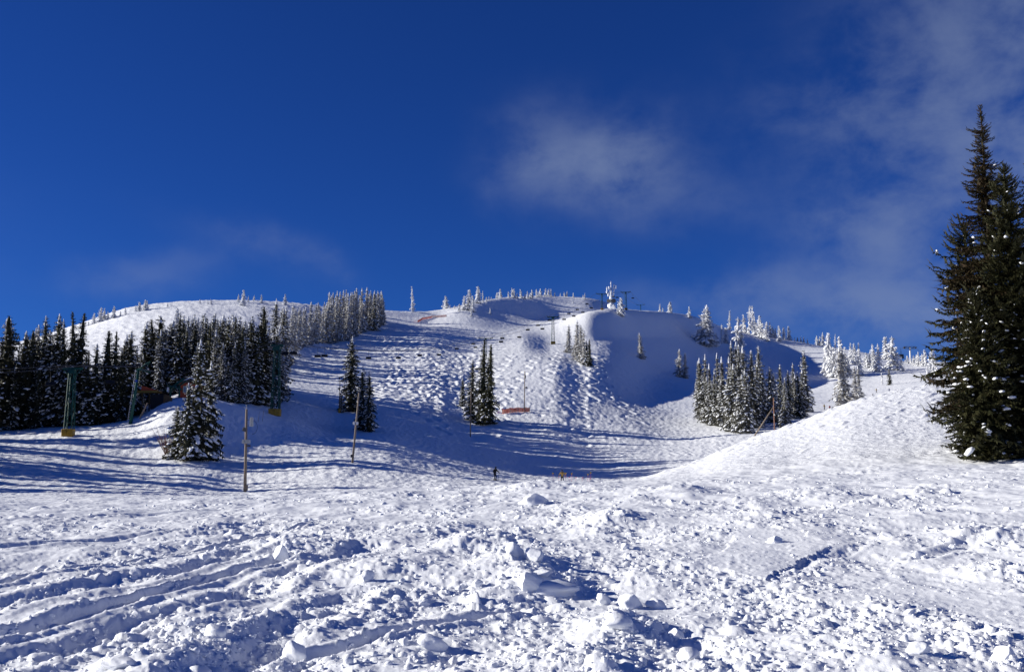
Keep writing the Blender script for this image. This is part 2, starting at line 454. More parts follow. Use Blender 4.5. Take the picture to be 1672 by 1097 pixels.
def grid_mesh(name, i0, i1, mat, center=False):
    n = i1 - i0
    V = np.stack([XX[i0:i1], YY[i0:i1], Z[i0:i1]], -1).reshape(-1, 3)
    a = np.arange((n - 1) * NC).reshape(n - 1, NC)
    b = np.roll(a, -1, axis=1)
    Fq = np.stack([a, b, b + NC, a + NC], -1).reshape(-1, 4)[:, ::-1]
    Fs = [Fq]
    if center:
        V = np.vstack([V, [[0, 0, float(Z[0].mean())]]])
        j = np.arange(NC)
        Fs.append(np.stack([np.full(NC, n * NC), np.roll(j, -1), j], -1)[:, ::-1])
    return new_mesh(name, V, Fs, True, [mat])
tag(link('snow_field', grid_mesh('snow_field', 0, NEAR_ROWS + 1, M_SNOW_NEAR, True)), 'churned snow field of clods and cat tracks in the foreground', None, None, 'structure')
tag(link('ski_slope', grid_mesh('ski_slope', NEAR_ROWS, NR, M_SNOW_FAR)), 'snow covered ski hill with moguls, ski tracks and smooth side mound', None, None, 'structure')

LRR = np.log(RR)
def gz(xq, yq):
    xq = np.asarray(xq, float); yq = np.asarray(yq, float)
    r = np.hypot(xq, yq); p = np.arctan2(xq, yq)
    i = np.clip(np.searchsorted(RR, r) - 1, 0, NR - 2); j = np.clip(np.searchsorted(PHI, p) - 1, 0, NC - 2)
    fi = np.clip((r - RR[i]) / (RR[i + 1] - RR[i]), 0, 1); fj = np.clip((p - PHI[j]) / (PHI[j + 1] - PHI[j]), 0, 1)
    return (Z[i, j] * (1 - fi) * (1 - fj) + Z[i + 1, j] * fi * (1 - fj) + Z[i, j + 1] * (1 - fi) * fj + Z[i + 1, j + 1] * fi * fj)

def on_ground(px, py, ymin=7.0, ymax=800.0):
    """where the line of sight through a photo point first meets the snow beyond ymin"""
    d = px_dir(px, py); d = d / d[1]
    Ys = np.exp(np.linspace(math.log(ymin), math.log(ymax), 1400))
    h = CAMZ + d[2] * Ys - gz(d[0] * Ys, Ys)
    k = np.where(h <= 0)[0]
    if len(k) == 0:
        i = int(np.argmin(h / Ys))
    else:
        i = int(k[0])
    Y = Ys[i]
    return np.array([d[0] * Y, Y, float(gz(d[0] * Y, Y))])

def at_dist(px, Y, py=650):
    d = px_dir(px, py); d = d / d[1]
    return np.array([d[0] * Y, Y, float(gz(d[0] * Y, Y))])

def height_for(p, px, py_top):
    d = px_dir(px, py_top); d = d / d[1]
    return CAMZ + d[2] * p[1] - p[2]
# ------------------------------------------------------------------ materials
def mat(name, col, rough=0.7, noise=None, metal=0.0, spec=0.3):
    m = bpy.data.materials.new(name); m.use_nodes = True
    t = m.node_tree; b = t.nodes['Principled BSDF']
    b.inputs['Roughness'].default_value = rough; b.inputs['Metallic'].default_value = metal
    b.inputs['Specular IOR Level'].default_value = spec
    geo = t.nodes.new('ShaderNodeTexCoord')
    n1 = t.nodes.new('ShaderNodeTexNoise'); n1.inputs['Scale'].default_value = noise[0] if noise else 6.0; n1.inputs['Detail'].default_value = 4
    t.links.new(geo.outputs['Object'], n1.inputs['Vector'])
    mx = t.nodes.new('ShaderNodeMixRGB')
    rp = t.nodes.new('ShaderNodeMapRange'); rp.inputs[1].default_value = 0.35; rp.inputs[2].default_value = 0.65
    t.links.new(n1.outputs[0], rp.inputs[0]); t.links.new(rp.outputs[0], mx.inputs[0])
    c2 = noise[1] if noise else tuple(c * 0.8 for c in col)
    mx.inputs[1].default_value = (*col, 1); mx.inputs[2].default_value = (*c2, 1)
    last = mx.outputs[0]
    if noise and len(noise) > 2:
        oi = t.nodes.new('ShaderNodeObjectInfo')
        hs = t.nodes.new('ShaderNodeHueSaturation')
        r2 = t.nodes.new('ShaderNodeMapRange'); r2.inputs[3].default_value = 1 - noise[2]; r2.inputs[4].default_value = 1 + noise[2]
        t.links.new(oi.outputs['Random'], r2.inputs[0]); t.links.new(r2.outputs[0], hs.inputs['Value']); t.links.new(last, hs.inputs['Color'])
        last = hs.outputs[0]
    t.links.new(last, b.inputs['Base Color'])
    return m
M_NEEDLE_NEAR = mat('needles_near', (0.048, 0.044, 0.017), 0.65, (3.0, (0.026, 0.030, 0.011), 0.15), spec=0.2)
M_NEEDLE_RED = mat('needles_rusty', (0.058, 0.037, 0.019), 0.65, (3.0, (0.028, 0.027, 0.012), 0.15), spec=0.2)
M_NEEDLE = mat('needles_dark', (0.055, 0.052, 0.028), 0.7, (0.8, (0.032, 0.036, 0.020), 0.25), spec=0.15)
M_NEEDLE_FROST = mat('needles_frosted', (0.46, 0.45, 0.44), 0.8, (1.0, (0.17, 0.16, 0.145), 0.15), spec=0.15)
M_NEEDLE_RIME = mat('needles_rimed', (0.72, 0.72, 0.74), 0.8, (1.2, (0.45, 0.45, 0.46), 0.06), spec=0.2)
M_NEEDLE_GREY = mat('needles_snow_dusted', (0.125, 0.12, 0.10), 0.8, (1.2, (0.055, 0.055, 0.042), 0.2), spec=0.15)
M_BARK = mat('bark', (0.055, 0.040, 0.030), 0.9, (5.0, (0.05, 0.035, 0.025)))

# ------------------------------------------------------------------ conifers
ICO_V = []
_p = (1 + 5 ** 0.5) / 2
for a, b in ((-1, _p), (1, _p), (-1, -_p), (1, -_p)): ICO_V.append((a, b, 0))
for a, b in ((-1, _p), (1, _p), (-1, -_p), (1, -_p)): ICO_V.append((0, a, b))
for a, b in ((_p, -1), (_p, 1), (-_p, -1), (-_p, 1)): ICO_V.append((a, 0, b))
ICO_V = np.array(ICO_V, float); ICO_V /= np.linalg.norm(ICO_V[0])
ICO_F = np.array([(0,11,5),(0,5,1),(0,1,7),(0,7,10),(0,10,11),(1,5,9),(5,11,4),(11,10,2),(10,7,6),(7,1,8),(3,9,4),(3,4,2),(3,2,6),(3,6,8),(3,8,9),(4,9,5),(2,4,11),(6,2,10),(8,6,7),(9,8,1)])
def ico_sub(n):
    V, Fc = ICO_V.copy(), ICO_F.copy()
    for _ in range(n):
        cache = {}; V = list(map(tuple, V)); nf = []
        def mid(a, b):
            k = (min(a, b), max(a, b))
            if k not in cache:
                q = (np.array(V[a]) + np.array(V[b])); q /= np.linalg.norm(q); V.append(tuple(q)); cache[k] = len(V) - 1
            return cache[k]
        for a, b, c in Fc:
            ab, bc, ca = mid(a, b), mid(b, c), mid(c, a)
            nf += [(a, ab, ca), (b, bc, ab), (c, ca, bc), (ab, bc, ca)]
        V = np.array(V); Fc = np.array(nf)
    return V, Fc

def blobs(C, A, S, U, rng, jit=0.22):
    """elongated snow clumps: centres C, long axes A, side axes S, up axes U (all n,3, already scaled)"""
    n = len(C)
    j = 1 + jit * rng.uniform(-1, 1, (n, 12, 1))
    P = C[:, None, :] + (ICO_V[None, :, 0:1] * A[:, None, :] + ICO_V[None, :, 1:2] * S[:, None, :] + ICO_V[None, :, 2:3] * U[:, None, :]) * j
    Fc = (np.arange(n) * 12)[:, None, None] + ICO_F[None]
    return P.reshape(-1, 3), Fc.reshape(-1, 3)

def conifer(seed, H, R, nwh, nbr, nseg, pw=0.85, droop=0.5, skirt=0.02, gap=0.25, twig=0.36, hang=0.16, snow=0.0, ssize=0.2, swid=0.5, lean=0.0, bare=None, spire=0.0, mats=None, snow_lo=0.0, curl=0.12, core=0.30, core_n=None, dense=1):
    rng = np.random.default_rng(seed)
    w = np.arange(nwh)
    tt = (w + rng.uniform(-0.4, 0.4, nwh)) / nwh
    tt = np.clip(tt, 0, 1) ** 0.92 * (1 - skirt) + skirt
    nb = rng.integers(max(3, nbr - 2), nbr + 2, nwh)
    T = np.repeat(tt, nb) + rng.normal(0, 0.35 / nwh, nb.sum())
    T = np.clip(T, skirt * 0.6, 0.992)
    LW = np.repeat((1 + gap * rng.uniform(-1, 0.8, nwh)), nb)
    n = len(T)
    az = rng.uniform(0, 2 * math.pi, n)
    prof = (1 - T) ** pw
    if spire: prof = prof * (1 - spire * sstep(0.35, 0.75, T) * (1 - T))
    prof *= 0.72 + 0.28 * sstep(0, 0.12, T)
    side = 1 + 0.16 * np.cos(az - rng.uniform(0, 6.28)) + 0.12 * np.cos(2 * az + T * 9)
    L = R * (prof + 0.012) * LW * side * rng.uniform(0.72, 1.25, n)
    if bare is not None: L = np.where((T > bare[0]) & (T < bare[1]) & (rng.random(n) < bare[2]), L * 0.35, L)
    p0 = np.interp(T, [0, 0.5, 0.85, 0.95, 1], [0.05, 0.12, 0.28, 0.5, 0.9]) + rng.normal(0, 0.10, n)
    dr = droop * np.interp(T, [0, 0.5, 1], [1.1, 0.9, 0.35]) * rng.uniform(0.75, 1.3, n)
    s = np.linspace(0, 1, nseg + 1)[None, :]
    hx = L[:, None] * s * 0.97
    bend = rng.normal(0, 0.12, n)[:, None] * s ** 2
    a = az[:, None] + bend
    zz = T[:, None] * H + L[:, None] * (s * p0[:, None] - dr[:, None] * s ** 1.6 + curl * s ** 4)
    zz = np.maximum(zz, 0.012 * H + 0.02 * s * H * rng.uniform(0, 1, (n, 1)))
    ln = lean * (zz / H) ** 2
    P = np.stack([np.cos(a) * hx + ln, np.sin(a) * hx, zz], -1)
    P += rng.normal(0, 0.012, P.shape) * L[:, None, None]
    out = np.stack([np.cos(a), np.sin(a), np.zeros_like(a)], -1)
    tang = np.diff(P, axis=1); tang /= np.linalg.norm(tang, axis=-1, keepdims=True) + 1e-9
    lat = np.stack([-np.sin(a), np.cos(a), np.zeros_like(a)], -1)[:, :-1]
    mid = (P[:, :-1] + P[:, 1:]) / 2
    sm = ((s[:, :-1] + s[:, 1:]) / 2)
    ls = (np.minimum(twig * L[:, None] * (1.05 - 0.72 * sm) * sstep(-0.05, 0.25, sm) + 0.03 * H / 20, 1e9))[:, :, None]
    Vs = []; Fs = []; off = 0
    def tri(A, B, C):
        nonlocal off
        q = np.stack([A, B, C], 2).reshape(-1, 3)
        Vs.append(q); Fs.append(np.arange(len(q)).reshape(-1, 3) + off); off += len(q)
    for sg in (-1, 1) * dense:
        fwd = rng.uniform(0.5, 1.1, sm.shape if sm.shape[0] == n else (n, nseg))[:, :, None]
        tip = mid + (tang * fwd + lat * sg) * ls * rng.uniform(0.6, 1.25, (n, nseg, 1)) * 0.78
        tip[:, :, 2] -= (ls[:, :, 0] * rng.uniform(0.0, 0.55, (n, nseg)))
        tri(P[:, :-1], P[:, 1:] + tang * 0.0, tip)
    tip = mid + rng.normal(0, 0.25, mid.shape) * ls
    tip[:, :, 2] -= hang * L[:, None] * rng.uniform(0.4, 1.3, (n, nseg)) + 0.02
    tri(P[:, :-1], P[:, 1:], tip)
    # shoot at the branch end
    e = P[:, -1]; wv = (L * 0.05)[:, None]
    tipe = e + tang[:, -1] * (L * 0.16)[:, None]
    q = np.stack([e + lat[:, -1] * wv, e - lat[:, -1] * wv, tipe], 1).reshape(-1, 3)
    Vs.append(q); Fs.append(np.arange(len(q)).reshape(-1, 3) + off); off += len(q)
    # leader
    k = 5
    an = np.arange(k) * 2 * math.pi / k
    r0 = 0.0022 * H
    lead = np.array([[lean + r0 * math.cos(t), r0 * math.sin(t), H * 0.955] for t in an] + [[lean, 0, H]])
    Vs.append(lead); Fs.append(np.array([(i, (i + 1) % k, k) for i in range(k)]) + off); off += k + 1
    # the shaggy inner body of the crown
    k = 9; zr = np.linspace(skirt + 0.01, 0.985, 26 if core_n is None else core_n); an = np.arange(k) * 2 * math.pi / k
    pr_ = (1 - zr) ** pw * (0.72 + 0.28 * sstep(0, 0.12, zr)) * (1 - (spire * sstep(0.35, 0.75, zr) * (1 - zr) if spire else 0))
    saw = np.where(np.arange(len(zr)) % 2 == 0, 1.2, 0.72)
    rc = (core * R * pr_ * saw + 0.0012 * H)[:, None] * rng.uniform(0.7, 1.3, (len(zr), k))
    CV = np.stack([rc * np.cos(an + rng.uniform(0, 0.5, (len(zr), 1))) + lean * (zr ** 2)[:, None], rc * np.sin(an), (zr * H)[:, None] + rng.normal(0, 0.006 * H, (len(zr), k))], -1).reshape(-1, 3)
    CF = np.array([(i * k + j, i * k + (j + 1) % k, (i + 1) * k + (j + 1) % k, (i + 1) * k + j) for i in range(len(zr) - 1) for j in range(k)])
    CF = np.vstack([CF[:, [0, 1, 2]], CF[:, [0, 2, 3]]])
    Vs.append(CV); Fs.append(CF + off); off += len(CV)
    crown = new_mesh('crown', np.vstack(Vs), np.vstack(Fs), False, [mats[0]])
    # trunk
    k = 7; an = np.arange(k) * 2 * math.pi / k; rb = 0.013 * H
    rings = []
    for f in (-0.03, 0.03, 0.3, 0.6, 0.97):
        r_ = rb * (1 - f) ** 1.15 * (1.25 if f <= 0 else 1) + 0.01
        rings.append(np.stack([r_ * np.cos(an) + lean * f * f, r_ * np.sin(an), np.full(k, f * H)], -1))
    TV = np.vstack(rings)
    TF = np.array([(i * k + j, i * k + (j + 1) % k, (i + 1) * k + (j + 1) % k, (i + 1) * k + j) for i in range(4) for j in range(k)])
    trunk = new_mesh('trunk', TV, TF, True, [M_BARK])
    sn = None
    if snow > 0:
        cnt = int(n * snow)
        pr = sstep(-0.01, 0.1, L / R) * (1 - snow_lo * T)
        ib = rng.choice(n, cnt, p=pr / pr.sum())
        ss = rng.uniform(0.3, 0.98, cnt)
        ik = np.clip((ss * nseg).astype(int), 0, nseg - 1)
        C = mid[ib, ik] + lat[ib, ik] * (rng.uniform(-0.35, 0.35, cnt) * ls[ib, ik, 0])[:, None]
        Lb = np.maximum(L[ib], 0.06 * R)
        sc = rng.uniform(0.5, 1.3, cnt) * ssize
        A = tang[ib, ik] * (Lb * sc)[:, None]
        S = lat[ib, ik] * (Lb * sc * swid * rng.uniform(0.7, 1.2, cnt))[:, None]
        up = np.cross(A, S); up /= np.linalg.norm(up, axis=-1, keepdims=True) + 1e-9
        up *= np.where(up[:, 2:3] < 0, -1, 1)
        U = up * (Lb * sc * 0.34)[:, None]
        C = C + U * 0.55 + np.array([0, 0, 0.02])
        SV, SF = blobs(C, A, S, U, rng)
        # a cap on the leader
        if snow > 0.6:
            c = np.array([[lean, 0, H * f] for f in (0.93, 0.96, 0.985)])
            r1 = np.array([0.055, 0.04, 0.025])[:, None] * R * 2.0
            V2, F2 = blobs(c, r1 * np.array([[1, 0, 0]]), r1 * np.array([[0, 1, 0]]), np.array([[0, 0, 0.026 * H]] * 3), rng)
            SF = np.vstack([SF, F2 + len(SV)]); SV = np.vstack([SV, V2])
        sn = new_mesh('snow', SV, SF, True, [mats[1]])
    return dict(H=H, trunk=trunk, crown=crown, snow=sn)

near_m = (M_NEEDLE_NEAR, M_SNOW); red_m = (M_NEEDLE_RED, M_SNOW); dark_m = (M_NEEDLE, M_SNOW); grey_m = (M_NEEDLE_GREY, M_SNOW); fr_m = (M_NEEDLE_FROST, M_SNOW); rime_m = (M_NEEDLE_RIME, M_SNOW)
PROTO = {
 'near_tall': [conifer(11, 20, 2.7, 62, 15, 20, pw=0.68, droop=0.44, gap=0.45, twig=0.25, hang=0.05, snow=0.07, ssize=0.10, swid=0.8, spire=0.12, mats=red_m, snow_lo=0.95, bare=(0.5, 0.97, 0.2), curl=0.2, core=0.05, core_n=90, dense=3)],
 'near_full': [conifer(12, 17, 3.0, 66, 15, 20, pw=0.60, droop=0.32, gap=0.3, twig=0.22, hang=0.05, snow=0.08, ssize=0.10, swid=0.8, mats=near_m, snow_lo=0.6, curl=0.25, core=0.06, core_n=90, dense=3)],
 'near_open': [conifer(13, 14, 2.9, 46, 11, 20, pw=0.36, droop=0.46, gap=0.5, twig=0.24, hang=0.05, snow=0.22, ssize=0.085, swid=0.7, mats=near_m, bare=(0.0, 0.32, 0.5), curl=0.22, core=0.06, core_n=70, dense=2)],
 'near_skirt': [conifer(14, 10, 2.8, 54, 15, 18, pw=0.60, droop=0.42, gap=0.2, twig=0.24, hang=0.055, snow=0.34, ssize=0.11, swid=0.7, mats=near_m, skirt=0.01, curl=0.18, core=0.14, core_n=60, dense=3)],
 'dark': [conifer(20 + i, 16, 2.1 + 0.25 * (i % 3), 48, 9, 6, pw=0.60, droop=0.55, gap=0.28, twig=0.38, hang=0.22, snow=0.50, ssize=0.15, swid=0.6, mats=dark_m, snow_lo=0.6, lean=0.15 * (i - 2)) for i in range(5)],
 'dusted': [conifer(30 + i, 16, 2.0 + 0.25 * (i % 3), 48, 9, 6, pw=0.58, droop=0.60, gap=0.26, twig=0.38, hang=0.20, snow=1.15, ssize=0.16, swid=0.6, mats=dark_m, snow_lo=0.2, lean=0.12 * (i - 2)) for i in range(5)],
 'snowy': [conifer(80 + i, 16, 1.95 + 0.3 * (i % 3), 46, 8, 6, pw=0.56 + 0.06 * (i % 2), droop=0.62, gap=0.3, twig=0.38, hang=0.19, snow=1.7, ssize=0.17, swid=0.6, mats=grey_m, lean=0.22 * (i - 2)) for i in range(5)],
 'laden': [conifer(40 + i, 12, 2.2, 34, 9, 7, pw=0.58, droop=0.62, gap=0.25, twig=0.36, hang=0.18, snow=1.5, ssize=0.16, swid=0.7, mats=dark_m) for i in range(3)],
 'frost': [conifer(50 + i, 15, 1.95 + 0.2 * (i % 3), 34, 8, 5, pw=0.58, droop=0.62, gap=0.35, twig=0.38, hang=0.20, snow=1.2, ssize=0.19, swid=0.6, mats=fr_m, lean=0.15 * (i - 2)) for i in range(5)],
 'ghost': [conifer(60 + i, 10, 1.75 + 0.25 * (i % 3), 24, 8, 4, pw=0.45 + 0.08 * (i % 2), droop=0.7, gap=0.45, twig=0.40, hang=0.25, snow=1.6, ssize=0.30, swid=0.7, mats=rime_m, lean=0.25 * (i - 2)) for i in range(5)],
 'cone': [conifer(90, 12, 3.3, 34, 10, 6, pw=0.78, droop=0.6, gap=0.3, twig=0.36, hang=0.2, snow=1.8, ssize=0.20, swid=0.65, mats=rime_m)],
 'spindle': [conifer(70 + i, 11, 1.15, 26, 7, 4, pw=0.32, droop=0.7, gap=0.5, twig=0.40, hang=0.25, snow=1.5, ssize=0.32, swid=0.7, mats=rime_m, lean=0.2 * (i - 1)) for i in range(3)],
}
TRND = random.Random(17)
TREES = []
KNAME = {'frost': 'frosted_conifer', 'dusted': 'snowy_conifer', 'laden': 'snowy_conifer', 'snowy': 'snowy_conifer'}
def tree(kind, p, h, label, group=None, name=None, wide=1.0, var=None, tilt=0.02):
    protos = PROTO[kind]
    pr = protos[TRND.randrange(len(protos)) if var is None else var % len(protos)]
    e = empty(name or KNAME.get(kind, 'conifer'), (p[0], p[1], p[2] - 0.05), label, 'tree', group, TRND.uniform(0, 6.283))
    e.rotation_euler = (TRND.uniform(-tilt, tilt), TRND.uniform(-tilt, tilt), TRND.uniform(0, 6.283))
    k = h / pr['H']; kw = k * wide
    e.scale = (kw, kw, k)
    for part in ('trunk', 'crown', 'snow'):
        if pr[part] is not None:
            q = link(part, pr[part], e)
            if part == 'snow': q['kind'] = 'stuff'
    TREES.append((p[0], p[1], h))
    return e
def tree_px(kind, px, top, base, label, group=None, Y=None, ymin=62.0, **kw):
    p = on_ground(px, base, ymin) if Y is None else at_dist(px, Y, base)
    h = max(1.0, height_for(p, px, top))
    return tree(kind, p, h, label, group, **kw)

ORD = ['first', 'second', 'third', 'fourth', 'fifth', 'sixth', 'seventh', 'eighth', 'ninth', 'tenth', 'eleventh', 'twelfth', 'thirteenth', 'fourteenth', 'fifteenth', 'sixteenth', 'seventeenth', 'eighteenth', 'nineteenth', 'twentieth', 'twenty-first', 'twenty-second', 'twenty-third', 'twenty-fourth', 'twenty-fifth', 'twenty-sixth', 'twenty-seventh', 'twenty-eighth', 'twenty-ninth']
def nth(i, n, label):
    if n == 1: return label
    if i == 0: return 'leftmost ' + label
    if i == n - 1: return 'rightmost ' + label
    return ORD[i] + ' ' + label + ', counted from left'
def zone(px, kind):
    look = {'dark': 'dark', 'dusted': 'snow dusted', 'snowy': 'greyish snow laden', 'frost': 'pale frosted'}[kind]
    if px < 0: w = 'at the picture edge, far left end of left forest'
    elif px < 60: w = 'in left forest, left of the far left lift tower'
    elif px < 130: w = 'in left forest, around the far left lift tower'
    elif px < 215: w = 'in left forest, between far left tower and green gantry'
    elif px < 290: w = 'in left forest, above the lift station ramp'
    elif px < 350: w = 'in left forest, behind red hut and snowy clump'
    elif px < 400: w = 'in left forest, between snowy clump and box pole'
    elif px < 457: w = 'at right end of left forest, by its lift tower'
    elif px < 560: w = 'in the left half of the forest band up the hill'
    else: w = 'in the top right end of the forest band'
    return look + ' conifer ' + w
# --- the big group on the right
RG = 'tall dark conifers at the right edge'
tree_px('near_tall', 1590, 168, 0, 'tallest dark conifer at right, narrow rusty tipped spire against the sky', RG, Y=59, tilt=0.0)
tree_px('near_full', 1621, 266, 0, 'dense olive green conifer just right of the tallest spire', RG, Y=57, tilt=0.0, wide=1.0)
tree_px('near_open', 1552, 372, 0, 'open branched conifer with drooping limbs on left side of tall group', RG, Y=62, tilt=0.0, wide=0.8)
tree_px('near_skirt', 1562, 470, 0, 'low bushy conifer with snow clumps at front of tall group', RG, Y=55.5, tilt=0.0, wide=0.82)
tree_px('near_tall', 1672, 236, 0, 'rusty topped conifer cut by the right edge of the picture', RG, Y=58, tilt=0.0, wide=1.0)
tree_px('near_skirt', 1640, 480, 0, 'bushy conifer in the shade at the foot of tall group', RG, Y=56.5, tilt=0.0, wide=1.0)
tree_px('near_full', 1720, 330, 0, 'dense conifer standing behind the one cut by right edge', RG, Y=60, tilt=0.0)

# --- left forest, front row (photo x, top, base)
LF = 'conifers of the left forest'
LFL = 'snow dusted dark conifer standing in the dense left forest'
for px, top, base in [(-60,520,700),(-25,535,704),(9,515,702),(27,540,698),(41,538,699),(52,545,697),(66,516,696),(78,560,697),(87,514,696),(101,522,695),(118,507,694),(123,509,693),(138,575,694),(152,560,693),(160,600,692),(170,538,690),(182,540,689),(196,552,686),(206,540,684),(150,610,694),(186,625,688),(60,590,699),(96,590,696),(20,600,702),(129,640,694),(6,560,700),(34,570,699),(73,540,697),(110,545,695)]:
    kd = 'dark' if TRND.random() < 0.6 else 'dusted'
    tree_px(kd, px, top, base, zone(px, kd), LF, ymin=120, wide=TRND.uniform(0.8, 1.25), tilt=0.035)
for px, top, Y in [(27,522,215),(49,520,220),(57,521,222),(88,535,225),(98,530,225),(4,530,215),(15,545,218)]:
    tree_px('frost', px, top, 0, 'pale frosted conifer showing behind the dark front row at far left', 'frosted conifers behind far left row', Y=Y)
for i in range(46):
    px = TRND.uniform(-60, 228); Y = TRND.uniform(163, 186)
    tree_px('dark', px, TRND.uniform(545, 600) + (25 if px > 125 else 0), 0, zone(px, 'dark'), LF, Y=Y, wide=TRND.uniform(0.9, 1.15))
# front row further right
for px, top, Y in [(235,545,172),(246,570,176),(262,525,186),(277,520,188),(290,515,190),(302,524,188),(316,508,184),(330,530,186),(340,520,190),(356,518,184),(364,525,182),(372,540,181),(382,522,182),(391,518,186),(401,516,188),(410,518,186),(416,535,184),(424,515,188),(431,520,192),(438,530,188),(447,520,196),(452,500,200),(386,560,179),(404,560,180),(420,560,183),(350,560,178),(436,570,190),(396,590,178),(412,600,181),(428,598,187)]:
    kd = TRND.choice(['dark', 'dusted', 'dusted', 'snowy'])
    tree_px(kd, px, top, 0, zone(px, kd), LF, Y=Y, wide=TRND.uniform(0.8, 1.25), tilt=0.035)
# forest interior climbing the hill
edge = [(225,178),(300,190),(400,190),(452,198),(458,330),(470,352),(490,382),(530,396),(560,406),(590,430),(612,448),(626,458)]   # photo x of the open edge -> distance
ex_, ey_ = zip(*edge)
tipl = [(225,562),(250,545),(277,524),(300,516),(350,512),(400,514),(440,512),(480,505),(510,498),(540,480),(560,475),(600,472),(626,478)]
tx_, ty_ = zip(*tipl)
placed = []
tries = 0
while len(placed) < 185 and tries < 9000:
    tries += 1
    px = TRND.uniform(218, 626) if len(placed) % 4 else TRND.uniform(218, 320)
    yf = float(np.interp(px, ex_, ey_))
    depth = np.interp(px, [222, 300, 400, 452, 458, 560, 626], [60, 85, 60, 40, 60, 60, 30])
    Y = yf + depth * TRND.random() ** 1.3
    if any(abs(px - q) / FPX * Y < 2.0 and abs(Y - w) < 4.5 for q, w in placed): continue
    p = at_dist(px, Y, 600)
    lim = float(np.interp(px, tx_, ty_)) + (TRND.random() ** 1.5) * 42 - 3
    h = height_for(p, px, lim)
    h = min(h, TRND.uniform(14, 19))
    if h < 7: continue
    placed.append((px, Y))
    far = np.interp(Y, [190, 240, 290, 360], [0.1, 0.35, 0.7, 0.95])
    kd = 'frost' if TRND.random() < far else ('snowy' if TRND.random() < 0.6 else 'dusted')
    tree(kd, p, h, zone(px, kd), LF if px < 457 else 'conifers climbing the left hill', wide=TRND.uniform(0.8, 1.25), tilt=0.04)
# the last trees along the forest's right edge
EDGE = [(65,125,470),(95,170,450),(150,150,435),(195,170,395),(225,170,380),(250,140,375),(285,150,370),(320,190,368),(345,90,365),(370,140,360),(395,85,355),(430,180,345),(450,95,335),(475,90,320),(505,68,308),(530,68,300),(560,64,290),(580,80,290),(600,95,285),(617,82,275),(636,90,262),(645,105,255),(100,180,520),(118,165,490),(140,190,470),(165,180,430),(185,168,405),(213,175,385)]
EDGE.sort()
for i_, (zx, zt, zb) in enumerate(EDGE):
    tree_px('frost' if zx > 100 else 'snowy', 430 + .301 * zx, 450 + .301 * zt, 450 + .301 * zb, nth(i_, len(EDGE), 'frosted conifer on the open right edge of hillside forest'), 'conifers on forest edge', ymin=150)
# unseen trees further left, whose long shadows lie across the flat
for i in range(80):
    X_ = TRND.uniform(-150, -56); Y_ = TRND.uniform(84, 172)
    if abs(X_ / Y_) < 0.545: continue
    tree('dark', (X_, Y_, float(gz(X_, Y_))), TRND.uniform(11, 18), 'dark conifer beyond the left edge of the picture', 'conifers left of the picture')

# --- group by the lift station
tree_px('laden', 318, 555, 751, 'tall snow laden conifer in the clump on the left flat', 'conifer clump on the left flat', ymin=70, name='snowy_conifer', var=0, wide=0.82)
tree_px('laden', 338, 590, 749, 'dark shaded conifer on right of the clump on left flat', 'conifer clump on the left flat', ymin=70, name='snowy_conifer', var=1, wide=0.78)
tree_px('laden', 287, 662, 749, 'small snow laden conifer at left of the clump, beside bare bush', 'conifer clump on the left flat', ymin=70, name='snowy_conifer', var=2, wide=1.1)
tree_px('laden', 305, 625, 752, 'middling snow laden conifer at front of the clump on left flat', 'conifer clump on the left flat', ymin=70, name='snowy_conifer', var=2, wide=0.95)
# --- mid slope clumps
g = 'conifer clump beside the leaning pole'
tree_px('dusted', 574, 549, 672, 'pale pointed conifer with drooping limbs behind the leaning pole', g, ymin=120, wide=1.2, var=1)
tree_px('dusted', 590, 598, 702, 'left of two dark narrow conifers beside the leaning pole', g, ymin=120)
tree_px('dusted', 603, 606, 705, 'right of two dark narrow conifers beside the leaning pole', g, ymin=120)
tree_px('dusted', 557, 640, 674, 'short pale conifer at the small post left of leaning pole', g, ymin=120, wide=1.3)
g = 'conifer clump in mid slope'
tree_px('dusted', 756, 616, 664, 'smallest conifer, left end of the mid slope clump', g, ymin=150, wide=1.2)
tree_px('dusted', 770, 586, 686, 'pointed conifer left of the pair in mid slope clump', g, ymin=150, wide=1.0)
tree_px('dark', 788, 553, 690, 'tallest dark conifer of the mid slope clump, under lift tower head', g, ymin=150, wide=0.95)
tree_px('dark', 800, 560, 692, 'dark conifer at right end of the mid slope clump', g, ymin=150, wide=0.95)
# --- valley clump right of centre
VC = sorted([(235,500,900),(255,480,930),(290,450,960),(330,520,980),(380,440,970),(425,470,990),(470,470,1000),(485,350,940),(520,360,940),(545,380,1020),(575,390,1000),(600,560,1040),(640,420,1000),(690,390,960),(560,600,1035),(300,620,968),(400,640,990),(350,560,982),(500,520,1025),(665,500,985),(715,560,960)])
for i_, (zx, zt, zb) in enumerate(VC):
    tree_px('snowy', 1090 + .2187 * zx, 480 + .2187 * zt, 480 + .2187 * zb, nth(i_, len(VC), 'snow dusted conifer in dense valley clump'), 'conifers of the valley clump', ymin=140, wide=TRND.uniform(0.9, 1.1))
VC = sorted([(770,540,960),(800,580,950),(850,525,930),(880,625,1000),(905,570,930),(945,515,915),(990,580,930),(1035,420,880),(860,640,985),(960,600,920),(1015,560,915),(925,640,920)])
for i_, (zx, zt, zb) in enumerate(VC):
    tree_px('dusted' if zx in (850, 905, 990) else 'snowy', 1090 + .2187 * zx, 480 + .2187 * zt, 480 + .2187 * zb, nth(i_, len(VC), 'narrow conifer behind or right of braced pole'), 'conifers right of the braced pole', ymin=140)
for i_, (px, top, base) in enumerate([(1374,565,667),(1380,568,667),(1398,596,662),(1404,597,660)]):
    tree_px('frost', px, top, base, nth(i_, 4, 'snow plastered narrow conifer behind sunlit mound'), 'snowy conifers behind the mound', ymin=140, wide=1.15)
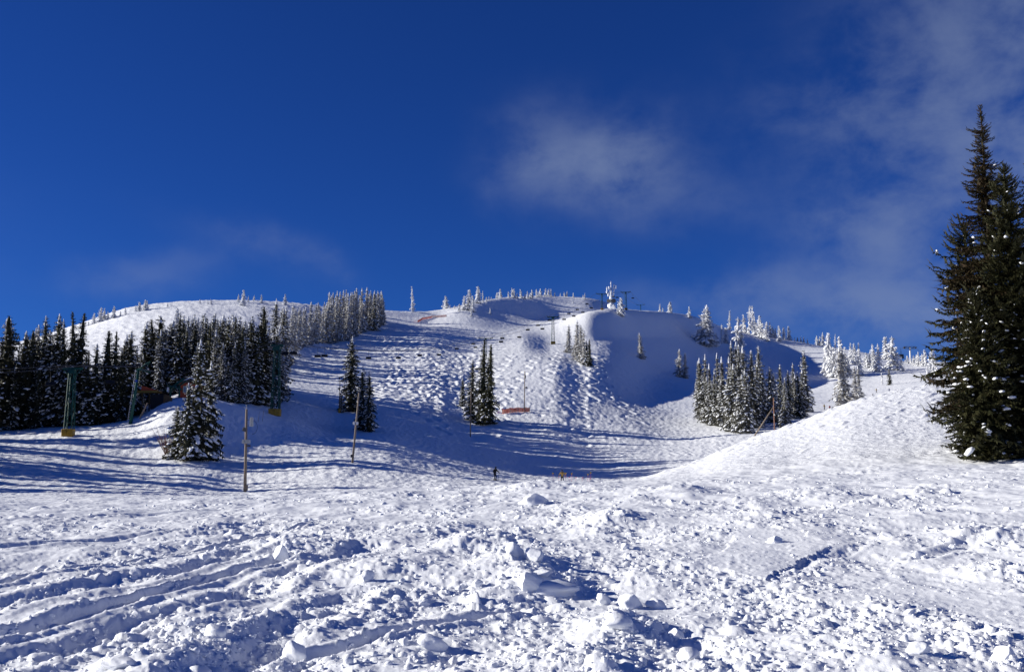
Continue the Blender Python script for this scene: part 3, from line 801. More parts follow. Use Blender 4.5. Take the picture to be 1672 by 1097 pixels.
# --- rime covered trees on the ridges
def ghosts(lst, ox, oy, k, label0, group, kind='ghost', ymin=260):
    lst = sorted(lst)
    for i_, t in enumerate(lst):
        label = nth(i_, len(lst), label0)
        px, top, base = ox + k * t[0], oy + k * t[1], oy + k * t[2]
        w = t[3] if len(t) > 3 else 1.0
        kd = t[4] if len(t) > 4 else kind
        tree_px(kd, px, top, base, label, group, ymin=ymin, name='frosted_tree', wide=w, tilt=0.05)
ghosts([(290,80,390,1.15,'cone')], 1090, 480, .2187, 'broad cone shaped frosted fir at top right of shaded bowl', None)
ghosts([(405,225,370,.9,'spindle'),(440,250,370,1),(365,290,390,1),(525,175,480,.9),(545,220,480,.8),(462,125,265,.9,'spindle')], 1090, 480, .2187, 'slim rime white tree on the slope above the valley clump', 'rimed trees above valley clump')
ghosts([(570,150,280,.8),(610,85,300,.8,'spindle'),(635,85,300,.8,'spindle'),(655,170,290),(685,160,320),(705,190,330),(740,205,350),(765,210,320),(790,240,320),(840,235,355),(870,245,340),(905,240,335),(950,320,345),(970,320,350),(995,315,350),(1015,315,360),(1047,330,375),(1115,310,375),(1137,315,375),(720,260,340),(805,255,325)], 1090, 480, .2187, 'rime white tree in the row on the right ridge', 'rimed trees on right ridge')
ghosts([(90,410,620,1.35),(135,435,630,1.2)], 1090, 480, .2187, 'of two snowy firs low in the shaded bowl', 'two firs low in shaded bowl', 'frost')
ghosts([(20,60,140),(163,90,180)], 1090, 480, .2187, 'lone rime white tree on the crest right of lift towers', 'lone rimed trees on crest')
ghosts([(90,180,270),(145,145,285),(170,310,580,.8,'spindle'),(215,150,600,.7),(240,150,610,.7),(270,300,620),(285,160,300,.7,'spindle'),(345,190,620,.6),(450,255,450,.8),(490,260,480),(525,255,480,.8,'spindle'),(545,315,600,.8),(380,300,600,.9),(420,400,600)], 1320, 520, .155, 'rime white tree in the cluster behind the plastered conifers', 'rimed cluster at right')
ghosts([(615,360,520),(655,350,520),(680,265,540,.8,'spindle'),(705,300,550),(740,265,560),(815,190,430,1.2),(890,190,540,1.3),(915,260,540,1.1),(780,565,700,.8,'spindle'),(860,520,700,1,'laden'),(985,400,560)], 1320, 520, .155, 'rime white tree left of the white lift mast', 'rimed trees by white lift mast')
ghosts([(1020,420,470),(1050,390,475),(1110,390,490),(1140,380,495),(1165,350,500),(1195,370,500),(1225,330,500),(1265,480,640,.8),(1320,330,600),(1085,420,480)], 1320, 520, .155, 'rime white tree between the white lift mast and tall dark conifers', 'rimed trees right of white mast')
ghosts([(10,215,290),(50,200,290),(100,195,275),(138,190,270),(185,185,265),(215,190,265),(238,190,270),(278,220,270),(335,235,265),(375,225,270),(400,215,270),(465,230,280),(560,250,295),(578,235,300),(30,235,290),(120,220,272),(390,240,270)], 860, 440, .164, 'stubby rime white tree on the summit skyline', 'rimed trees on summit', ymin=560)
ghosts([(465,300,335)], 860, 440, .164, 'tiny rime white shrub tree below the summit skyline', None)
ghosts([(940,280,470,1.1)], 860, 440, .164, 'rime white pointed tree in front of the summit lift tower', None)
ghosts([(420,545,830,1.1,'frost'),(505,510,900,1.2,'frost'),(535,550,920,1.2,'frost'),(570,610,945,1.2,'frost'),(490,640,895,1.2,'frost'),(600,700,955,1,'dusted')], 860, 440, .164, 'frosted fir in the clump beside the shaded bowl', 'fir clump beside shaded bowl')
ghosts([(630,690,965,.8,'dark')], 860, 440, .164, 'darkest fir at right end of the clump beside shaded bowl', None)
ghosts([(1135,630,890,1.25,'frost')], 860, 440, .164, 'snowy fir standing alone in the middle of the shaded bowl', None)
ghosts([(1327,340,410),(1355,380,410),(1425,320,430,1.1)], 860, 440, .164, 'rime white tree at the right foot of the cable line', 'rimed trees at foot of cables')
ghosts([(130,110,270,.8,'spindle')], 640, 440, .2553, 'lone bare spindly rime white tree on the saddle skyline', None)
ghosts([(345,170,250,1.2),(370,225,250),(400,228,252),(430,220,270),(460,165,260),(493,125,260),(515,165,270),(550,105,215,1.2),(580,135,210,.8,'spindle'),(510,240,300)], 640, 440, .2553, 'rime white tree on the knoll left of the summit', 'rimed trees on knoll')
ghosts([(605,175,205),(620,170,200),(635,175,195),(673,145,185),(693,125,180),(745,140,180),(770,115,180),(780,120,180),(800,150,185),(825,125,185),(850,150,190)], 640, 440, .2553, 'small rime white tree on the skyline between knoll and summit', 'rimed trees between knoll and summit')
ghosts([(628,240,285)], 640, 440, .2553, 'short rime white tree on the lit slope below the knoll', None)
ghosts([(555,280,310),(575,275,305),(590,270,305),(610,270,302),(645,215,290,1.1),(690,175,275,1.1),(720,180,260),(740,200,260),(785,165,250,1.3),(830,200,235),(865,175,225),(935,160,205,1.1),(960,140,200,1.2),(1000,125,195,1.2),(1015,130,195)], 0, 460, .237, 'rime white tree on the left shoulder of the left hill', 'rimed trees on left shoulder', ymin=300)
ghosts([(225,105,125),(385,85,105),(440,85,110,1.3),(575,60,100),(600,40,120,1.0),(625,70,100),(655,68,95,1.2),(690,65,105,1.1),(272,130,200,.9),(425,92,112)], 200, 460, .328, 'rime white tree on the bare top of the left hill', 'rimed trees on left hilltop', ymin=300)
ghosts([(117,100,160,1.1)], 430, 450, .301, 'lone rime white tree on skyline just left of the forest band', None)
# ------------------------------------------------------------------ mesh building
class MB:
    def __init__(s): s.V = []; s.F = []; s.n = 0
    def add(s, V, F):
        s.V.append(np.asarray(V, float)); s.F += [tuple(int(q) + s.n for q in f) for f in F]; s.n += len(V); return s
    def tube(s, p0, p1, r0, r1=None, k=8):
        p0 = np.array(p0, float); p1 = np.array(p1, float); r1 = r0 if r1 is None else r1
        d = p1 - p0; d /= np.linalg.norm(d) + 1e-9
        a = np.cross(d, [0, 0, 1.0] if abs(d[2]) < 0.9 else [1.0, 0, 0]); a /= np.linalg.norm(a); b = np.cross(d, a)
        an = np.arange(k) * 2 * math.pi / k
        ring = np.cos(an)[:, None] * a + np.sin(an)[:, None] * b
        F = [(i, (i + 1) % k, k + (i + 1) % k, k + i) for i in range(k)] + [tuple(range(k))[::-1], tuple(range(k, 2 * k))]
        return s.add(np.vstack([p0 + ring * r0, p1 + ring * r1]), F)
    def path(s, P, r, k=6):
        for a, b in zip(P[:-1], P[1:]): s.tube(a, b, r, r, k)
        return s
    def box(s, c, size, rz=0.0, rx=0.0, ry=0.0):
        M = Matrix.Rotation(rz, 3, 'Z') @ Matrix.Rotation(ry, 3, 'Y') @ Matrix.Rotation(rx, 3, 'X')
        V = [np.array(M @ Vector((sx * size[0] / 2, sy * size[1] / 2, sz * size[2] / 2))) + np.array(c) for sz in (-1, 1) for sx, sy in ((-1, -1), (1, -1), (1, 1), (-1, 1))]
        return s.add(V, [(3, 2, 1, 0), (4, 5, 6, 7), (0, 1, 5, 4), (1, 2, 6, 5), (2, 3, 7, 6), (3, 0, 4, 7)])
    def disc(s, c, r, h, axis=(0, 0, 1), k=16):
        c = np.array(c, float); ax = np.array(axis, float) / np.linalg.norm(axis)
        return s.tube(c - ax * h / 2, c + ax * h / 2, r, r, k)
    def ball(s, c, r, n=1, sq=(1, 1, 1)):
        V, F = ico_sub(n); return s.add(V * r * np.array(sq) + np.array(c), F)
    def build(s, name, m, parent=None, smooth=False, bevel=0.0):
        me = bpy.data.meshes.new(name)
        me.from_pydata(np.vstack(s.V).tolist(), [], s.F); me.materials.append(m)
        if smooth: me.polygons.foreach_set('use_smooth', np.ones(len(me.polygons), bool))
        me.update()
        o = link(name, me, parent)
        if bevel:
            b = o.modifiers.new('bevel', 'BEVEL'); b.width = bevel; b.segments = 2
        return o

M_GREEN = mat('green_paint', (0.008, 0.075, 0.055), 0.5, (1.5, (0.006, 0.05, 0.04)))
M_YELLOW = mat('yellow_pad', (0.28, 0.17, 0.03), 0.6, (3, (0.45, 0.25, 0.02)))
M_BLACK = mat('black_rubber', (0.015, 0.015, 0.018), 0.6)
M_STEEL = mat('grey_steel', (0.25, 0.25, 0.27), 0.45, metal=0.6)
M_CABLE = mat('steel_cable', (0.10, 0.10, 0.11), 0.5, metal=0.5)
M_WOOD = mat('pole_wood', (0.27, 0.215, 0.165), 0.85, (9, (0.17, 0.13, 0.10)))
M_WOODG = mat('grey_wood', (0.27, 0.22, 0.18), 0.85, (9, (0.16, 0.13, 0.10)))
M_WOODR = mat('reddish_wood', (0.30, 0.17, 0.125), 0.85, (9, (0.22, 0.11, 0.07)))
M_WHITEP = mat('white_paint', (0.75, 0.75, 0.76), 0.5)
M_GREYBOX = mat('grey_enamel', (0.42, 0.43, 0.43), 0.5)
M_RED = mat('red_boards', (0.42, 0.075, 0.03), 0.7, (2, (0.30, 0.05, 0.025)))
M_OLIVE = mat('olive_deck', (0.20, 0.14, 0.03), 0.8)
M_BROWN = mat('brown_boards', (0.16, 0.10, 0.045), 0.8, (3, (0.09, 0.06, 0.03)))
M_GLASS = mat('window_glass', (0.20, 0.24, 0.30), 0.1, spec=0.8)
M_CREAM = mat('cream_trim', (0.70, 0.62, 0.42), 0.6)
M_ORANGE = mat('orange_mesh', (0.85, 0.22, 0.10), 0.6, (4, (0.78, 0.30, 0.20)))
M_REDNET = mat('red_net', (0.55, 0.10, 0.08), 0.7)
M_BLUE = mat('blue_plate', (0.02, 0.06, 0.45), 0.4)
M_PINK = mat('pink_flag', (0.85, 0.12, 0.22), 0.6)
M_DISC = mat('yellow_disc', (0.80, 0.50, 0.03), 0.5)
M_DARKGREY = mat('dark_drum', (0.09, 0.09, 0.10), 0.6)
M_TWIG = mat('bare_twigs', (0.16, 0.08, 0.06), 0.9)

def world_of(p, px, py):           # point on the sight line through a photo point at p's distance
    d = px_dir(px, py); d = d / d[1]
    return np.array([d[0] * p[1], p[1], CAMZ + d[2] * p[1]])

# ------------------------------------------------------------------ lift towers
def lattice_tower(p, h, arm, label, group, pads=True, rz=0.0, w=None, snowy=False):
    e = empty('lift_tower', (p[0], p[1], p[2] - 0.1), label, 'lift tower', group, rz)
    wb = (w or 0.11 * h) / 2; wt = wb * 0.62
    th = 0.005 * h + 0.03
    for sx in (-1, 1):
        for sy in (-1, 1):
            MB().tube((sx * wb, sy * wb, 0), (sx * wt, sy * wt, h * 0.93), th, th, 6).build('leg', M_GREEN, e)
    m = MB(); n = 5
    zs = np.linspace(0.02, 0.93, n + 1) * h
    ww = lambda z: wb + (wt - wb) * z / (0.93 * h)
    for i in range(n):
        a, b = ww(zs[i]), ww(zs[i + 1])
        for (x0, y0), (x1, y1) in (((-1, -1), (1, -1)), ((1, -1), (1, 1)), ((1, 1), (-1, 1)), ((-1, 1), (-1, -1))):
            q0, q1 = ((x0, y0), (x1, y1)) if i % 2 else ((x1, y1), (x0, y0))
            m.tube((q0[0] * a, q0[1] * a, zs[i]), (q1[0] * b, q1[1] * b, zs[i + 1]), th * 0.6, th * 0.6, 5)
            m.tube((x0 * b, y0 * b, zs[i + 1]), (x1 * b, y1 * b, zs[i + 1]), th * 0.55, th * 0.55, 5)
    o = m.build('lattice', M_GREEN, e)
    m = MB()
    m.box((0, 0, h * 0.985), (arm, 0.22 + 0.01 * h, 0.028 * h))
    for sx in (-1, 1):
        m.tube((sx * wt, 0, h * 0.86), (sx * arm * 0.42, 0, h * 0.975), th * 0.9, th * 0.9, 6)
    m.box((0, 0, h * 0.94), (wt * 2.6, wt * 2.6, 0.05 * h))
    m.build('crossarm', M_GREEN, e)
    for sx in (-1, 1):
        m = MB().box((sx * arm / 2, 0, h * 1.01), (0.16, 1.5, 0.14))
        for q in (-0.6, -0.2, 0.2, 0.6): m.disc((sx * arm / 2, q, h * 1.01 + 0.06), 0.16, 0.12, (1, 0, 0), 10)
        m.build('sheave_train', M_BLACK, e)
    if pads:
        ph = min(1.3, 0.11 * h)
        for sx in (-1, 1):
            MB().box((sx * (wb * 0.72), -wb * 0.35, ph / 2), (wb * 1.45, wb * 2.0, ph), rz=0.04 * sx, ry=0.04 * sx).build('pad', M_YELLOW if pads != 'dark' else M_OLIVE, e, bevel=0.08)
    return e
TG = 'green lattice lift towers'
def tower_px(px, base, top, arm_px, label, Y=None, ymin=60, group=TG, **k):
    p = on_ground(px, base, ymin) if Y is None else at_dist(px, Y, base)
    h = height_for(p, px, top) / 1.01
    arm = arm_px / FPX * p[1]
    lattice_tower(p, h, arm, label, group, **k)
    return dict(p=p, h=h, arm=arm, top=np.array([p[0], p[1], p[2] + h * 1.01 + 0.12]))
T112 = tower_px(113, 697, 598, 33, 'green lattice lift tower with yellow pads before the far left trees', Y=150)
T450 = tower_px(450, 656, 560, 20, 'green lattice lift tower with yellow pads at right end of dark forest', Y=182)
T793 = tower_px(793, 600, 551, 23, 'lift tower head rising out of the mid slope conifers', Y=375, pads=False)
T903 = tower_px(903, 562, 516, 19, 'green lattice lift tower in the open below the summit shoulder', ymin=300, pads='dark')
T983 = tower_px(983, 506, 479, 18, 'left of the summit lift towers, with bright yellow base', ymin=380)
T1018 = tower_px(1022, 506, 476, 16, 'right of the summit lift towers, with dark base', ymin=380, pads='dark')
T1045 = tower_px(1046, 506, 497, 14, 'low lift tower head peeping over the summit crest', Y=640, pads=False)

# --- lift line: cables and chairs
def cable(pts, label, group, r=0.05, sag=0.02, name='lift_cable', seg=14, m_=None):
    P = []
    for a, b in zip(pts[:-1], pts[1:]):
        L = np.linalg.norm(b - a)
        for i in range(seg):
            t = i / seg
            P.append(a + (b - a) * t - np.array([0, 0, 4 * sag * L * t * (1 - t)]))
    P.append(pts[-1])
    o = MB().path(P, r, 5).build(name, m_ or M_CABLE)
    tag(o, label, 'cable', group)
    return np.array(P)
def chair_mesh():
    d = {}
    d['hanger'] = MB().path([(0, 0, 0), (0, 0.12, -0.25), (0, 0.35, -1.0), (0, 0.30, -1.75)], 0.035, 6).tube((-0.75, 0.30, -1.75), (0.75, 0.30, -1.75), 0.03)
    d['frame'] = MB()
    for sx in (-0.75, 0.75): d['frame'].path([(sx, 0.30, -1.75), (sx, 0.30, -2.35), (sx, -0.25, -2.35)], 0.03, 6)
    d['seat'] = MB().box((0, 0.0, -2.33), (1.5, 0.52, 0.09))
    d['backrest'] = MB().box((0, 0.30, -2.02), (1.5, 0.08, 0.42), rx=-0.15)
    d['frame'].tube((-0.75, -0.25, -2.35), (0.75, -0.25, -2.35), 0.03)
    return d
cproto = chair_mesh(); CH = {}
for k_, m in cproto.items():
    me = bpy.data.meshes.new(k_); me.from_pydata(np.vstack(m.V).tolist(), [], m.F); me.materials.append(M_BLACK); me.update(); CH[k_] = me
def chair(p, label, group, rz=0.0, k=1.0):
    e = empty('lift_chair', p, label, 'lift chair', group, rz); e.scale = (k, k, k)
    for n_, me in CH.items(): link(n_, me, e)
    return e
station = at_dist(287, 168, 640) + np.array([0, 0, 3.4])
line = [dict(top=station, arm=2.6), T450, T793, T903, T983, T1018, T1045]
CG = 'chairs hanging on the main lift line'
paths = []
for sx, nm in ((-1, 'left'), (1, 'right')):
    pts = [t['top'] + np.array([sx * t['arm'] / 2, 0, 0]) for t in line]
    paths.append(cable(pts, nm + ' haul cable of the chairlift climbing to the summit', 'chairlift haul cables', sag=0.016))
def chairs_on(path, pxs, side):
    q = IW / 2 + FPX * path[:, 0] / path[:, 1]
    for i, px in enumerate(pxs):
        j = np.where((q[:-1] - px) * (q[1:] - px) <= 0)[0]
        if len(j) == 0: continue
        j = int(j[0]); t = (px - q[j]) / (q[j + 1] - q[j] + 1e-9)
        w = path[j] + (path[j + 1] - path[j]) * t
        if px < 560: where = 'beside the dark forest edge'
        elif px < 790: where = 'over the tracked slope'
        elif px < 903: where = 'below the open tower'
        elif px < 980: where = 'over the lit shoulder below summit'
        else: where = 'near the summit towers'
        chair(w, '%s dark chair from bottom on %s cable, %s' % (ORD[i], side, where), CG, k=0.85 if px < 800 else 1.1)
chairs_on(paths[0], [462, 516, 600, 684, 745, 772, 820, 862, 879, 898, 930, 944, 960, 1004], 'left')
chairs_on(paths[1], [476, 527, 649, 716, 776, 818, 848, 886, 922, 938, 953, 967, 1010, 1036], 'right')
# second line on the far left
pts = [unproj(-60, 604, 140), T112['top'] + np.array([-T112['arm'] / 2, 0, 0]), unproj(238, 596, 163)]
cable(pts, 'thin haul cable across the far left trees', None, sag=0.01)
pts = [unproj(-60, 612, 138), T112['top'] + np.array([T112['arm'] / 2, 0, 0]), unproj(238, 598, 160)]
p2 = cable(pts, 'lower haul cable across the far left trees', None, sag=0.01)
chair(unproj(82, 604, 149), 'dark lift chair hanging before trees left of far left tower', None)
chair(unproj(180, 602, 157), 'dark lift chair hanging before trees right of far left tower', None)

# --- white far mast on the right ridge
p = on_ground(1487, 594, 400); h = height_for(p, 1487, 566)
e = empty('lift_mast', p, 'white tubular lift mast with dark crossbeam on the right ridge', 'lift tower')
MB().tube((0, 0, -0.3), (0, 0, h * 0.95), 0.55, 0.45, 12).build('mast', M_WHITEP, e, True)
a = 20 / FPX * p[1] / 2
m = MB().box((0, 0, h * 0.9), (2 * a, 0.5, 0.35)).box((0, 0, h), (2 * a, 0.4, 0.3))
for q in (-1, -0.33, 0.33): m.tube((a * q, 0, h * 0.9), (a * (q + 0.5), 0, h), 0.14)
m.build('crossbeam', M_DARKGREY, e)
for sx in (-1, 1): MB().box((sx * a, 0, h * 0.95), (0.4, 2.4, 0.5)).build('sheave_train', M_BLACK, e)
tp = p + np.array([a, 0, h * 0.9])
cable([tp, world_of(p, 1545, 570) + np.array([0, 30, 0]), world_of(p, 1700, 590)], 'haul cable leading right from the white lift mast', None, r=0.09, sag=0.004)
tp = p + np.array([-a, 0, h * 0.9])
cable([unproj(1440, 566, 760), tp], 'haul cable leading left from the white lift mast', None, r=0.07, sag=0.004)
chair(unproj(1471, 568, p[1] + 18), 'upper dark chair hanging left of the white lift mast', 'chairs left of white mast', k=2.3)
chair(unproj(1472, 573, p[1] + 4), 'lower dark chair hanging left of the white lift mast', 'chairs left of white mast', k=2.0)

# ------------------------------------------------------------------ summit antenna mast
p = at_dist(998, 585, 506); h = height_for(p, 998, 459)
e = empty('antenna_mast', p, 'rime crusted antenna mast with dish drums behind the summit crest', 'antenna mast')
u = h / 12.0
rngm = np.random.default_rng(5)
def crust(pts, r, name, m_=M_SNOW, n=10):
    C = []; 
    for a, b in zip(pts[:-1], pts[1:]):
        a = np.array(a, float); b = np.array(b, float)
        for i in range(n): C.append(a + (b - a) * (i + 0.5) / n + rngm.normal(0, r * 0.25, 3))
    C = np.array(C); R_ = r * rngm.uniform(0.7, 1.35, (len(C), 1))
    V, Fc = blobs(C, R_ * np.array([[1, 0, 0]]), R_ * np.array([[0, 1, 0]]), R_ * np.array([[0, 0, 1.3]]), rngm)
    o = link(name, new_mesh(name, V, Fc, True, [m_]), e); o['kind'] = 'stuff'; return o
MB().tube((0, 0, -0.5), (0, 0, h * 0.98), 0.28 * u, 0.10 * u, 8).build('mast_pole', M_STEEL, e, True)
crust([(0, 0, 2 * u), (0, 0, 8.2 * u)], 0.45 * u, 'rime_crust', n=22)
crust([(0, 0, 8.2 * u), (0, 0, 11.9 * u)], 0.17 * u, 'rime_spike', n=12)
crust([(-1.0 * u, 0, 2.3 * u), (0.9 * u, 0, 2.0 * u), (1.0 * u, 0, 0.8 * u)], 0.7 * u, 'rime_skirt', n=8)
for sx, z0, z1 in ((-1.6, 7.2, 9.6), (-0.8, 8.6, 9.6), (1.0, 6.0, 8.0), (1.2, 8.2, 10.9), (1.95, 8.9, 10.4), (-1.1, 5.9, 7.2)):
    MB().tube((sx * u, 0, z0 * u), (sx * u, 0, z1 * u), 0.12 * u).tube((0, 0, (z0 + 0.3) * u), (sx * u, 0, (z0 + 0.5) * u), 0.08 * u).build('antenna', M_GREYBOX, e)
    crust([(sx * u, 0, z0 * u), (sx * u, 0, z1 * u)], 0.24 * u, 'antenna_rime', n=7)
for sx, rr_ in ((-1.0, 0.75), (0.9, 0.9)):
    MB().disc((sx * u, -0.5 * u, 4.0 * u), rr_ * u, 0.7 * u, (0.35 * sx, -1, 0), 18).build('dish_drum', M_DARKGREY, e, False, 0.05)

# ------------------------------------------------------------------ utility poles
def pole_px(px, base, top, r, label, m_=M_WOOD, lean_px=0, ymin=62, Y=None, name='utility_pole'):
    p = on_ground(px, base, ymin) if Y is None else at_dist(px, Y, base)
    h = height_for(p, px, top); t = lean_px / FPX * p[1]
    e = empty(name, p, label, 'pole')
    MB().tube((0, 0, -0.4), (t, 0, h), r, r * 0.72, 10).build('shaft', m_, e, True)
    return e, h, t, p
e, h, t, p = pole_px(400, 803, 668, 0.17, 'brown utility pole with grey boxes at edge of the flat, front left', lean_px=-2)
MB().tube((t, 0, h), (t * 1.02, 0, h + 0.35), 0.03).ball((t, 0, h + 0.4), 0.07).build('lightning_rod', M_STEEL, e)
MB().box((0.48, -0.05, h * 0.845), (0.32, 0.32, 0.95)).build('transformer_box', M_GREYBOX, e, False, 0.04)
MB().tube((0, 0, h * 0.87), (0.48, -0.05, h * 0.87), 0.03).tube((0, 0, h * 0.80), (0.48, -0.05, h * 0.80), 0.03).build('bracket', M_STEEL, e)
MB().box((-0.30, -0.05, h * 0.755), (0.28, 0.3, 0.42), ry=0.3).build('lamp_housing', M_DARKGREY, e, False, 0.04)
m = MB()
for q in (-0.3, 0.0, 0.28): m.box((q, -0.18, h * 0.605), (0.28, 0.22, 0.42))
m.build('junction_box', M_GREYBOX, e, False, 0.03)
MB().box((0.28, -0.1, h * 0.555), (0.3, 0.2, 0.2)).build('clamp', M_DARKGREY, e)
MB().box((0.18, -0.05, 0.45), (0.22, 0.25, 0.6)).build('meter_box', M_WOODG, e, False, 0.03)
an = np.linspace(0, math.pi, 9)
MB().path([(0.55 + 0.55 * math.sin(a_), 0, h * 0.78 + 0.75 * math.cos(a_)) for a_ in an], 0.018, 5).build('wire_loop', M_BLACK, e)
e, h, t, p = pole_px(575, 756, 641, 0.155, 'tall pale utility pole leaning right, in front of two narrow conifers', m_=M_WOODG, lean_px=9)
m = MB()
for q in (-0.22, 0.18): m.box((t * 0.55 + q, -0.16, h * 0.56), (0.3, 0.24, 0.42))
m.build('junction_box', M_WHITEP, e, False, 0.03)
MB().box((-0.12, -0.05, 0.9), (0.2, 0.22, 0.4)).build('meter_box', M_DARKGREY, e)
e, h, t, p = pole_px(768, 713, 633, 0.14, 'plain pale utility pole in front of the mid slope conifers', m_=M_WOOD, lean_px=1, ymin=120)
MB().box((0, 0, h + 0.03), (0.3, 0.3, 0.08)).build('pole_cap', M_STEEL, e)
e, h, t, p = pole_px(856, 673, 606, 0.15, 'grey utility pole with lamps, beside the orange fence', m_=M_WOODG, lean_px=1, ymin=150)
MB().box((0.30, -0.05, h * 0.86), (0.3, 0.3, 0.9)).build('transformer_box', M_DARKGREY, e, False, 0.04)
MB().tube((0, 0, h * 0.62), (0.6, -0.1, h * 0.58), 0.04).ball((0.55, -0.1, h * 0.60), 0.32, 1, (1, 1, 0.8)).build('lamp', M_DARKGREY, e)
MB().tube((0.4, 0, h * 0.9), (0.4, 0, h * 1.02), 0.03).build('rod', M_STEEL, e)
MB().box((0.0, -0.16, 1.1), (0.3, 0.24, 0.5)).build('meter_box', M_DARKGREY, e)
e, h, t, p = pole_px(1265, 712, 649, 0.14, 'reddish braced pole in front of the valley clump', m_=M_WOODR, ymin=140)
MB().tube((0, 0.1, h * 0.76), (-4.6, 1.2, -0.2), 0.15, 0.17, 8).build('brace', M_WOODG, e, True)
MB().ball((0.1, -0.1, h * 0.55), 0.22).build('insulator', M_GREYBOX, e)
e, h, t, p = pole_px(554, 674, 622, 0.12, 'short dark post with yellow foot at the pale pointed conifer', m_=M_BROWN, ymin=120, name='lift_post')
MB().box((0, 0, 0.5), (0.5, 0.5, 1.0)).build('pad', M_YELLOW, e, False, 0.05)
MB().box((0, 0, h), (0.7, 0.3, 0.2)).build('crossarm', M_DARKGREY, e)
for px, b_, t_, lb in ((421, 690, 672, 'left of two thin marker stakes right of the box pole'), (428, 688, 670, 'right of two thin marker stakes right of the box pole')):
    pole_px(px, b_, t_, 0.03, lb, m_=M_BROWN, lean_px=2, ymin=90, name='marker_stake')

# ------------------------------------------------------------------ fences
def net_fence(P, h, label, m_, post_m, group=None, sag=0.12, name='snow_fence', post=True, rows_=7, th=0.03):
    c = P[0]
    e = empty(name, c, label, 'fence', group)
    for k, (a, b) in enumerate(zip(P[:-1], P[1:])):
        m = MB(); L = np.linalg.norm(b - a); n = max(4, int(L / 0.35))
        top = []; bot = []
        for i in range(n + 1):
            t = i / n; q = a + (b - a) * t - c
            top.append(q + np.array([0, 0, h - sag * math.sin(math.pi * t) + 0.03 * math.sin(i * 1.7)])); bot.append(q + np.array([0, 0, 0.12 + 0.03 * math.cos(i * 2.1)]))
        for r in range(rows_):
            f = r / (rows_ - 1)
            row = [t_ * f + b_ * (1 - f) for t_, b_ in zip(top, bot)]
            m.path(row, th, 4)
        for i in range(n + 1): m.tube(bot[i], top[i], th, th, 4)
        m.build('netting', m_, e)
    if post:
        for q in P:
            q = q - c; MB().tube(q + np.array([0, 0, -0.3]), q + np.array([0, 0, h + 0.12]), 0.05, 0.05, 6).build('post', post_m, e)
    return e
P = [on_ground(px, py, 150) for px, py in ((820, 676), (833, 674), (846, 673), (858, 673), (865, 673))]
net_fence(P, 1.25, 'orange safety net fence at foot of the grey lamp pole', M_ORANGE, M_BROWN, rows_=10, th=0.05)
P = [on_ground(px, py, 300) for px, py in ((682, 527), (690, 522), (706, 519), (729, 517.5))]
net_fence(P, 1.1, 'thin red net fence near the saddle below lone rimed tree', M_REDNET, M_BROWN, rows_=5, th=0.06)
P = [on_ground(px, py, 100) for px, py in ((-20, 706), (50, 702), (98, 698), (150, 694), (215, 688))]
e = empty('rope_line', P[0], 'thin rope line strung along the foot of the far left trees', 'rope')
for q in P: MB().tube(q - P[0] + np.array([0, 0, -0.2]), q - P[0] + np.array([0, 0, 1.2]), 0.03, 0.03, 6).build('stake', M_BROWN, e)
for a_, b_ in zip(P[:-1], P[1:]):
    MB().path([a_ + (b_ - a_) * t - P[0] + np.array([0, 0, 1.1 - 0.25 * math.sin(math.pi * t)]) for t in np.linspace(0, 1, 8)], 0.022, 5).build('rope', M_BROWN, e)

# ------------------------------------------------------------------ lift station on its knoll
kn = at_dist(300, 166, 645)
e = empty('lift_hut', kn + np.array([0.7, 1.5, -0.2]), 'small red lift hut with cream framed window behind the snowy clump', 'hut', None, rad(12))
MB().box((0, 0, 1.35), (3.4, 2.6, 2.7)).build('wall', M_RED, e)
m = MB(); 
for sx in (-1, 1): m.box((sx * 1.0, 0, 2.95), (2.3, 3.1, 0.14), ry=0.38 * sx)
rf = m.build('roof', M_DARKGREY, e)
m = MB()
for sx in (-1, 1): m.box((sx * 1.0, 0, 3.09), (2.2, 3.0, 0.16), ry=0.38 * sx)
q = m.build('roof_snow', M_SNOW, rf, False, 0.06)
w_ = MB().box((-0.55, -1.33, 1.55), (1.2, 0.06, 1.15)).build('window', M_CREAM, e)
for sx in (-0.27, 0.27): MB().box((-0.55 + sx, -1.37, 1.55), (0.44, 0.04, 0.9)).build('pane', M_GLASS, w_)
# bull wheel gantry of the station
b = at_dist(278, 165, 645)
e = empty('bullwheel_frame', b + np.array([0, 0, -0.1]), 'slanting green bullwheel frame left of the red hut', 'lift terminal')
MB().tube((0, 0, 0), (0, 0, 2.2), 0.16).tube((1.3, 0.6, 0), (1.3, 0.6, 2.6), 0.16).build('column', M_GREEN, e)
MB().box((0.7, 0.2, 2.7), (3.6, 0.35, 0.3), ry=-0.62).box((1.0, 0.9, 2.5), (3.2, 0.25, 0.22), ry=-0.62).build('beam', M_GREEN, e)
MB().disc((0.6, 0.4, 2.3), 1.25, 0.16, (0.3, 0, 1), 20).build('bullwheel', M_GREEN, e)
MB().box((-0.35, -0.1, 1.9), (0.35, 0.3, 0.8)).build('counterweight', M_WHITEP, e)
f = at_dist(272, 163, 650)
e = empty('board_fence', f + np.array([0, 0, -0.1]), 'brown board fence beside the green bullwheel frame', 'fence')
for i in range(8): MB().box((-0.4 + i * 0.22, -i * 0.12, 0.75 - i * 0.06), (0.2, 0.05, 1.5 - i * 0.05), rz=-0.5).build('board', M_BROWN, e)
d = at_dist(243, 166, 660)
z_ = world_of(d, 243, 640)[2]
e = empty('loading_ramp', (d[0], d[1], d[2]), 'red sided loading ramp on posts left of the lift station', 'ramp')
hh = z_ - d[2]
MB().box((0, 0, hh), (3.4, 2.2, 0.35)).build('deck', M_OLIVE, e)
